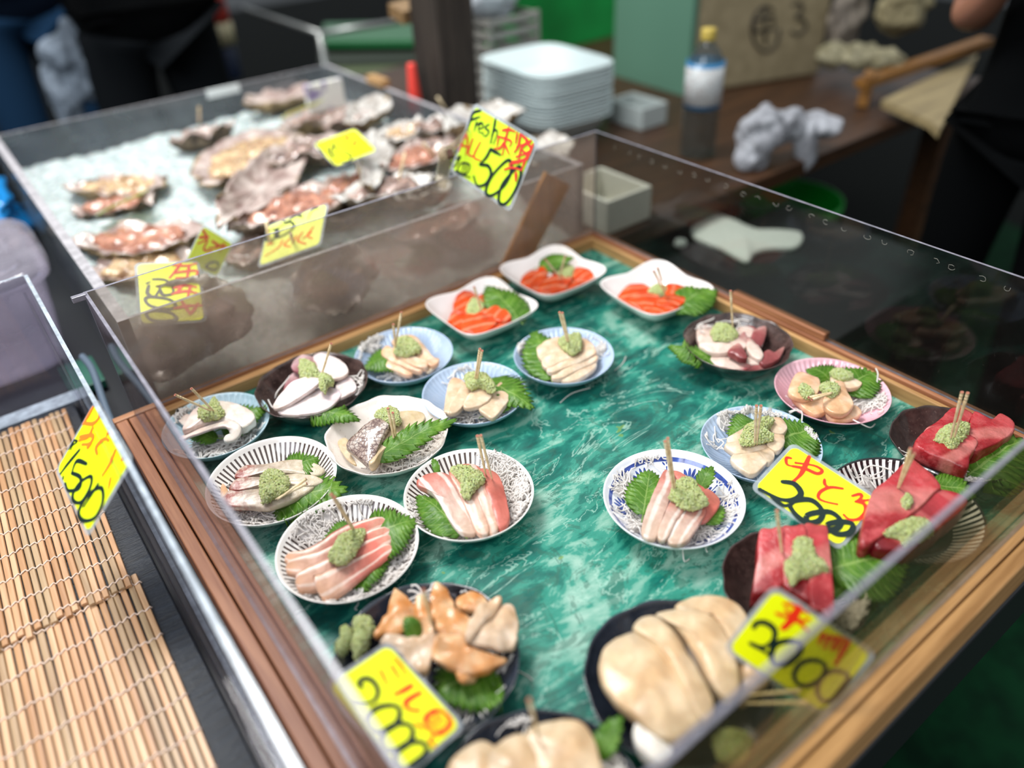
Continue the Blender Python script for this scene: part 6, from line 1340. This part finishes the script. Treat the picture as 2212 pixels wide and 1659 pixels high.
# flat matte white shape with a traced outline, low behind the right panel
lowz = -.11
o = boxes('dark_shelf', [(.05, .62, -.45, -.02, -.16, -.12)], plain('black_shelf', '080a0a', .35), bevel=.003); tag(o, 'black shelf beside the sashimi tray, seen through its right panel', 'shelf')
px = [(1502, 470), (1540, 458), (1590, 475), (1640, 495), (1728, 500), (1722, 530), (1660, 535), (1630, 545), (1612, 562), (1560, 535), (1498, 508)]
SEED[0] = 50; W = catmull([at(p[0], p[1], lowz) for p in px], 60); vs, fs, uv = ring_solid(W, .012, .012, 3., .002, 25, 60, RS, None, 'c')
tag(mesh('flat_white_shape', vs, fs, plain('matte_white_low', 'd0d4c8', .9)), 'flat white shape lying behind the right clear panel', 'cloth')
crumple('tissue', tuple(at(1470, 525, lowz + .004)), .014, plain('tissue_white', '9aa098', .9), .4, 4, 'small scrap of tissue left of the flat white shape', 'tissue', (1, 1, .6), 3)
# green bin under the counter
gp = at(1700, 450, -.32); gb = empty('green_bin', (gp.x, gp.y, -.86)); tag(gb, 'green plastic bin under the dark counter', 'bin')
n = 40
lathe('bin_body', [(.12, 0), (.15, .55), (.157, .55), (.157, .575), (.148, .575), (.146, .55), (.115, .01)], plain('bin_green', '0a8a28', .4), gb)
# boards, bags on the right
YW = wood('yellow_board_wood', '6a4418', '9c6c2c', 'X', 1, .5)
wr = empty('wooden_rack', (1.5, .3, CZ)); tag(wr, 'yellow wooden rack on the counter at the right', 'rack')
def beam(p, q, w_, h_, name, m, par):
    p, q = Vector(p) - par.location, Vector(q) - par.location; d = (q - p).normalized(); s_ = Vector((-d.y, d.x, 0)).normalized(); u = d.cross(s_); vs = [p + s_ * a * w_ + u * b_ * h_ for a, b_ in ((-1, -1), (1, -1), (1, 1), (-1, 1))] + [q + s_ * a * w_ + u * b_ * h_ for a, b_ in ((-1, -1), (1, -1), (1, 1), (-1, 1))]
    return boxes(name, [vs], m, par, .002)
beam(at(1858, 182, .02), at(2132, 88, .05), .02, .012, 'rail', YW, wr); beam(at(1860, 190, -.0), at(1884, 192, -.0), .03, .045, 'block', YW, wr)
LBw = wood('pale_board_wood', '7c6c4c', 'a8966c', 'X', 1, .6)
pts = [at(1905, 216, .0), at(2112, 118, .0), at(2030, 282, .0), at(2010, 262, .0)]
vs = pts + [p - Vector((0, 0, .02)) for p in pts]; o = mesh('pale_board', vs, [(0, 1, 2, 3), (7, 6, 5, 4), (0, 4, 5, 1), (1, 5, 6, 2), (2, 6, 7, 3), (3, 7, 4, 0)], LBw, smooth=False); tag(o, 'pale wooden board lying in front of the rack at the right', 'board')
blobs('plastic_bag', [(at(1800, 118, .05), (.05, .05, .035), 8), (at(1860, 120, .05), (.07, .05, .04), 9), (at(1915, 128, .05), (.05, .05, .035), 10)], mottled('bag_cream', '6e684e', '938c70', 20, .6), 'cream plastic bag lying on the wooden rack', 'bag')
blobs('paper_bag', [(at(1828, 40, .12), (.07, .05, .10), 14)], mottled('bag_grey', '5c544c', '8a8074', 14, .8), 'grey paper bag standing behind the cream bag', 'bag')
blobs('rice_sack', [(at(1955, 10, .16), (.10, .07, .085), 18)], mottled('sack_beige', '6e6448', '8e8464', 14, .8), 'beige sack at the top right between the bags and the seller', 'sack')

# left back: steel tank with green inside, tin shelf, red cone and so on
stl = plain('steel', '8c8e8c', .35, metal=.8)
tk = empty('steel_tank', (.05, 1.75, -.05)); tag(tk, 'steel framed tank with green water left of the wooden post', 'tank')
def bar(p, q, r_, name, m, par): return tubes(name, [[Vector(p) - par.location, (Vector(p) + Vector(q)) / 2 - par.location, Vector(q) - par.location]], r_, m, par, 8)
a1, a2, a3 = at(528, 18, .12), at(690, 72, .12), at(905, 40, .12)
bar(a1, a2, .010, 'rim_bar', stl, tk); bar(a2, a3, .010, 'rim_bar', stl, tk); bar(a2, Vector((a2.x, a2.y, -.3)), .012, 'leg_bar', stl, tk)
def quadbox(pts, dz, name, m, par, label=None, cat=None):
    o_ = par.location if par else Vector((0, 0, 0)); vs = [Vector(p) - o_ for p in pts] + [Vector(p) - o_ - Vector((0, 0, dz)) for p in pts]
    o = mesh(name, vs, [(0, 1, 2, 3), (7, 6, 5, 4), (0, 4, 5, 1), (1, 5, 6, 2), (2, 6, 7, 3), (3, 7, 4, 0)], m, par, smooth=False)
    if label: tag(o, label, cat)
    return o
quadbox([at(692, 90, -.02), at(910, 88, -.02), at(905, 46, -.02), at(700, 50, -.02)], .02, 'water', plain('green_water', '1d6a38', .15), tk)
quadbox([at(690, 135, -.06), at(915, 128, -.06), at(915, 92, -.06), at(690, 98, -.06)], .1, 'tank_wall', plain('tank_wall_dark', '2a3026', .5), tk)
quadbox([at(700, 160, -.08), at(920, 148, -.08), at(918, 118, -.08), at(700, 132, -.08)], .03, 'tin_shelf', plain('olive_shelf', '5c6848', .5), None, 'olive shelf edge behind the far corner of the oyster case', 'shelf')
cn = at(903, 208, .06); o = lathe('red_marker', [(.020, 0), (.018, .02), (.011, .12), (.009, .125)], plain('red_plastic', 'd83c30', .4), None, 20, loc=Vector((.03, .70, .07)))
tag(o, 'small red plastic cone left of the wooden post', 'cone')
quadbox([at(838, 8, .3), at(870, 26, .3), at(935, 8, .3), at(900, -8, .3)], .03, 'wooden_tray', wood('tray_wood', '6c5034', 'a08258', 'X'), None, 'corner of a wooden tray at the top left of the post', 'tray')
tb_ = empty('torch_can', (-.02, 1.62, -.05)); t0 = at(490, 110, .0); tb_.location = (t0.x, t0.y, -.10); tag(tb_, 'red, cream and blue can behind the oyster case', 'can')
lathe('can_body', [(.035, 0), (.036, .01), (.036, .12), (.035, .121)], plain('navy_can', '26304c', .4), tb_); lathe('cream_band', [(.037, .125), (.042, .126), (.042, .20), (.037, .201)], plain('cream_plastic', 'c8bc98', .5), tb_); lathe('red_top', [(.034, .205), (.040, .21), (.036, .30), (.02, .34)], plain('red_top', 'c04038', .4), tb_)
# packet and wooden clip on the oyster case
pk = at(700, 190, .15); o = boxes('small_packet', [(pk.x - .05, pk.x + .05, pk.y - .004, pk.y + .010, .095, .165)], mottled('packet_print', '7c6aa0', 'e6e4dc', 22, .5, lo=.40, hi=.5), bevel=.002); tag(o, 'small printed packet on the oysters by the far corner', 'packet')
wc = at(808, 186, .13); o = boxes('wooden_peg', [(-.022, -.004 + .008, wc.y - .04, wc.y + .04, .131, .150)], wood('peg_wood', '9c7846', 'c8a070', 'Y'), bevel=.002); tag(o, 'small wooden peg on the right wall of the oyster case', 'peg')

# ------------------------------------------------------------------ people
def skinned(name, V, E, Rr, m, parent, sub=2):
    me = bpy.data.meshes.new(name); me.from_pydata([tuple(v) for v in V], E, []); me.materials.append(m)
    o = bpy.data.objects.new(name, me); COL.objects.link(o); o.parent = parent
    o.modifiers.new('skin', 'SKIN').use_smooth_shade = True
    for i, r_ in enumerate(Rr):
        sv = me.skin_vertices[0].data[i]; sv.radius = (r_, r_) if not isinstance(r_, tuple) else r_; sv.use_root = (i == 0)
    s_ = o.modifiers.new('sub', 'SUBSURF'); s_.levels = sub; s_.render_levels = sub
    return o
SKN = plain('skin_tone', '8a5e4a', .5, sss=.1); HAIR = plain('dark_hair', '15110f', .6)
def person(loc, rz, S, label, shirt, trous, arms, shirt_len=1.0):
    root = empty('person', loc, rz); tag(root, label, 'person'); k = S
    V = [(0, 0, .95), (0, 0, 1.10), (0, 0, 1.28), (0, 0, 1.42), (0, 0, 1.50), (0, .01, 1.58), (0, .02, 1.68), (0, .0, 1.76),
         (.10, 0, .88), (.11, .01, .50), (.12, -.01, .10), (.12, .10, .04), (-.10, 0, .88), (-.11, .01, .50), (-.12, -.01, .10), (-.12, .10, .04),
         (.17, 0, 1.40), (-.17, 0, 1.40)]
    E = [(0, 1), (1, 2), (2, 3), (3, 4), (4, 5), (5, 6), (6, 7), (0, 8), (8, 9), (9, 10), (10, 11), (0, 12), (12, 13), (13, 14), (14, 15), (3, 16), (3, 17)]
    Rr = [(.15, .11), (.135, .10), (.155, .11), (.12, .08), .055, .065, (.078, .095), .06, (.085, .09), .06, .042, .04, (.085, .09), .06, .042, .04, .062, .062]
    V = [Vector(v) * k for v in V]
    for side, (el, wr_, hd) in zip((16, 17), arms):
        b0 = len(V); V += [Vector(el) * k, Vector(wr_) * k, Vector(hd) * k]; E += [(side, b0), (b0, b0 + 1), (b0 + 1, b0 + 2)]; Rr += [.045, .030, .038]
        d = (Vector(hd) - Vector(wr_)).normalized(); sd = d.orthogonal().normalized(); u_ = d.cross(sd)
        for q in range(4):
            f0 = Vector(hd) + sd * (q - 1.5) * .019 + d * .02; f1 = f0 + d * (.035 + .006 * (q in (1, 2))) - u_ * .008; f2 = f1 + d * .022 - u_ * .018
            c0 = len(V); V += [f0 * k, f1 * k, f2 * k]; E += [(b0 + 2, c0), (c0, c0 + 1), (c0 + 1, c0 + 2)]; Rr += [.010, .009, .007]
        c0 = len(V); V += [(Vector(hd) + sd * .038 - d * .01) * k, (Vector(hd) + sd * .055 + d * .022) * k]; E += [(b0 + 2, c0), (c0, c0 + 1)]; Rr += [.012, .009]
    Rr = [tuple(x * k for x in r_) if isinstance(r_, tuple) else r_ * k for r_ in Rr]
    bod = skinned('body', V, E, Rr, SKN, root)
    hv = [Vector(v) * k for v in ((0, -.02, 1.60), (0, -.03, 1.70), (0, -.01, 1.79))]; skinned('hair', hv, [(0, 1), (1, 2)], [(.075 * k, .08 * k), (.088 * k, .10 * k), (.07 * k, .09 * k)], HAIR, root)
    for sx in (-1, 1): lathe('eye', [(.004 * k, 0), (.012 * k, .004), (.010 * k, .016), (.002 * k, .02)], plain('eye_white', 'e0dcd6', .3), bod, 12, loc=Vector((sx * .033, .105, 1.665)) * k)
    sv = [Vector(v) * k for v in ((0, 0, 1.10), (0, 0, .98), (0, 0, .84), (0, 0, 1.28), (0, 0, 1.42), (.18, 0, 1.40), (-.18, 0, 1.40))]
    se = [(0, 1), (1, 2), (0, 3), (3, 4), (4, 5), (4, 6)]; srr = [(.165, .13), (.18, .14), (.20, .155), (.17, .13), (.13, .095), .078, .078]
    for side, (el, wr_, hd), b0 in zip((5, 6), arms, (7, 8)):
        p = Vector(sv[side]).lerp(Vector(el) * k, .62); sv.append(p); se.append((side, b0)); srr.append(.062)
    skinned('shirt', sv, se, [tuple(x * k for x in r_) if isinstance(r_, tuple) else r_ * k for r_ in srr], shirt, root)
    tv = [Vector(v) * k for v in ((0, 0, 1.02), (.10, 0, .86), (.11, .01, .50), (.12, -.01, .10), (-.10, 0, .86), (-.11, .01, .50), (-.12, -.01, .10))]
    skinned('trousers', tv, [(0, 1), (1, 2), (2, 3), (0, 4), (4, 5), (5, 6)], [tuple(x * k for x in r_) if isinstance(r_, tuple) else r_ * k for r_ in ((.165, .125), (.10, .105), .078, .062, (.10, .105), .078, .062)], trous, root)
    shv, shf = [], []
    for sx in (.12, -.12):
        skinned('shoe', [Vector((sx, -.03, .04)) * k, Vector((sx, .10, .035)) * k, Vector((sx, .17, .03)) * k], [(0, 1), (1, 2)], [.05 * k, .048 * k, .038 * k], plain('shoe_black', '0c0c0c', .5), root)
    return root
BLK = plain('black_cloth', '050607', .95, spec=.05); DKN = plain('navy_cloth', '0c1828', .9, spec=.1); JEAN = plain('blue_jeans', '16304a', .9, spec=.1)
dn = (((.25, .03, 1.16), (.12, .24, 1.20), (.07, .30, 1.23)), ((-.25, .03, 1.16), (-.12, .24, 1.20), (-.07, .30, 1.23)))
p1_ = person((-.30, 1.78, -.86), PI, 1.15, 'person in a black top standing behind the oyster case, grey bag at the hip', BLK, plain('charcoal_cloth', '0e1114', .9, spec=.1), dn)
o = blobs('hip_bag', [(at(165, 130, .12), (.085, .06, .11), 31), (at(135, 210, .02), (.05, .05, .10), 32), (at(215, 100, .14), (.07, .05, .045), 33)], mottled('grey_bag_cloth', '56606c', '8894a2', 12, .7), 'blue-grey shoulder bag hanging at the hip of the person in black', 'bag')
person((-.56, 2.52, -.86), PI + .3, 1.15, 'person in navy jeans at the far left edge', DKN, JEAN, dn)
# the seller, right: bent arm coming in at the top
SL, SR = Vector((.98, -.40, -.86)), PI / 2 + .25
def loc_(p): return tuple(Matrix.Rotation(-SR, 3, 'Z') @ (p - SL))
pe = at(2088, 52, .27); pw = at(2175, -50, .38); ph = pw + (pw - pe).normalized() * .07
person(SL, SR, 1.0, 'person in black behind the trays at the right, one bare forearm bent', BLK, BLK, ((loc_(pe), loc_(pw), loc_(ph)), ((-.26, .02, 1.13), (-.24, .20, .98), (-.22, .28, .95))))
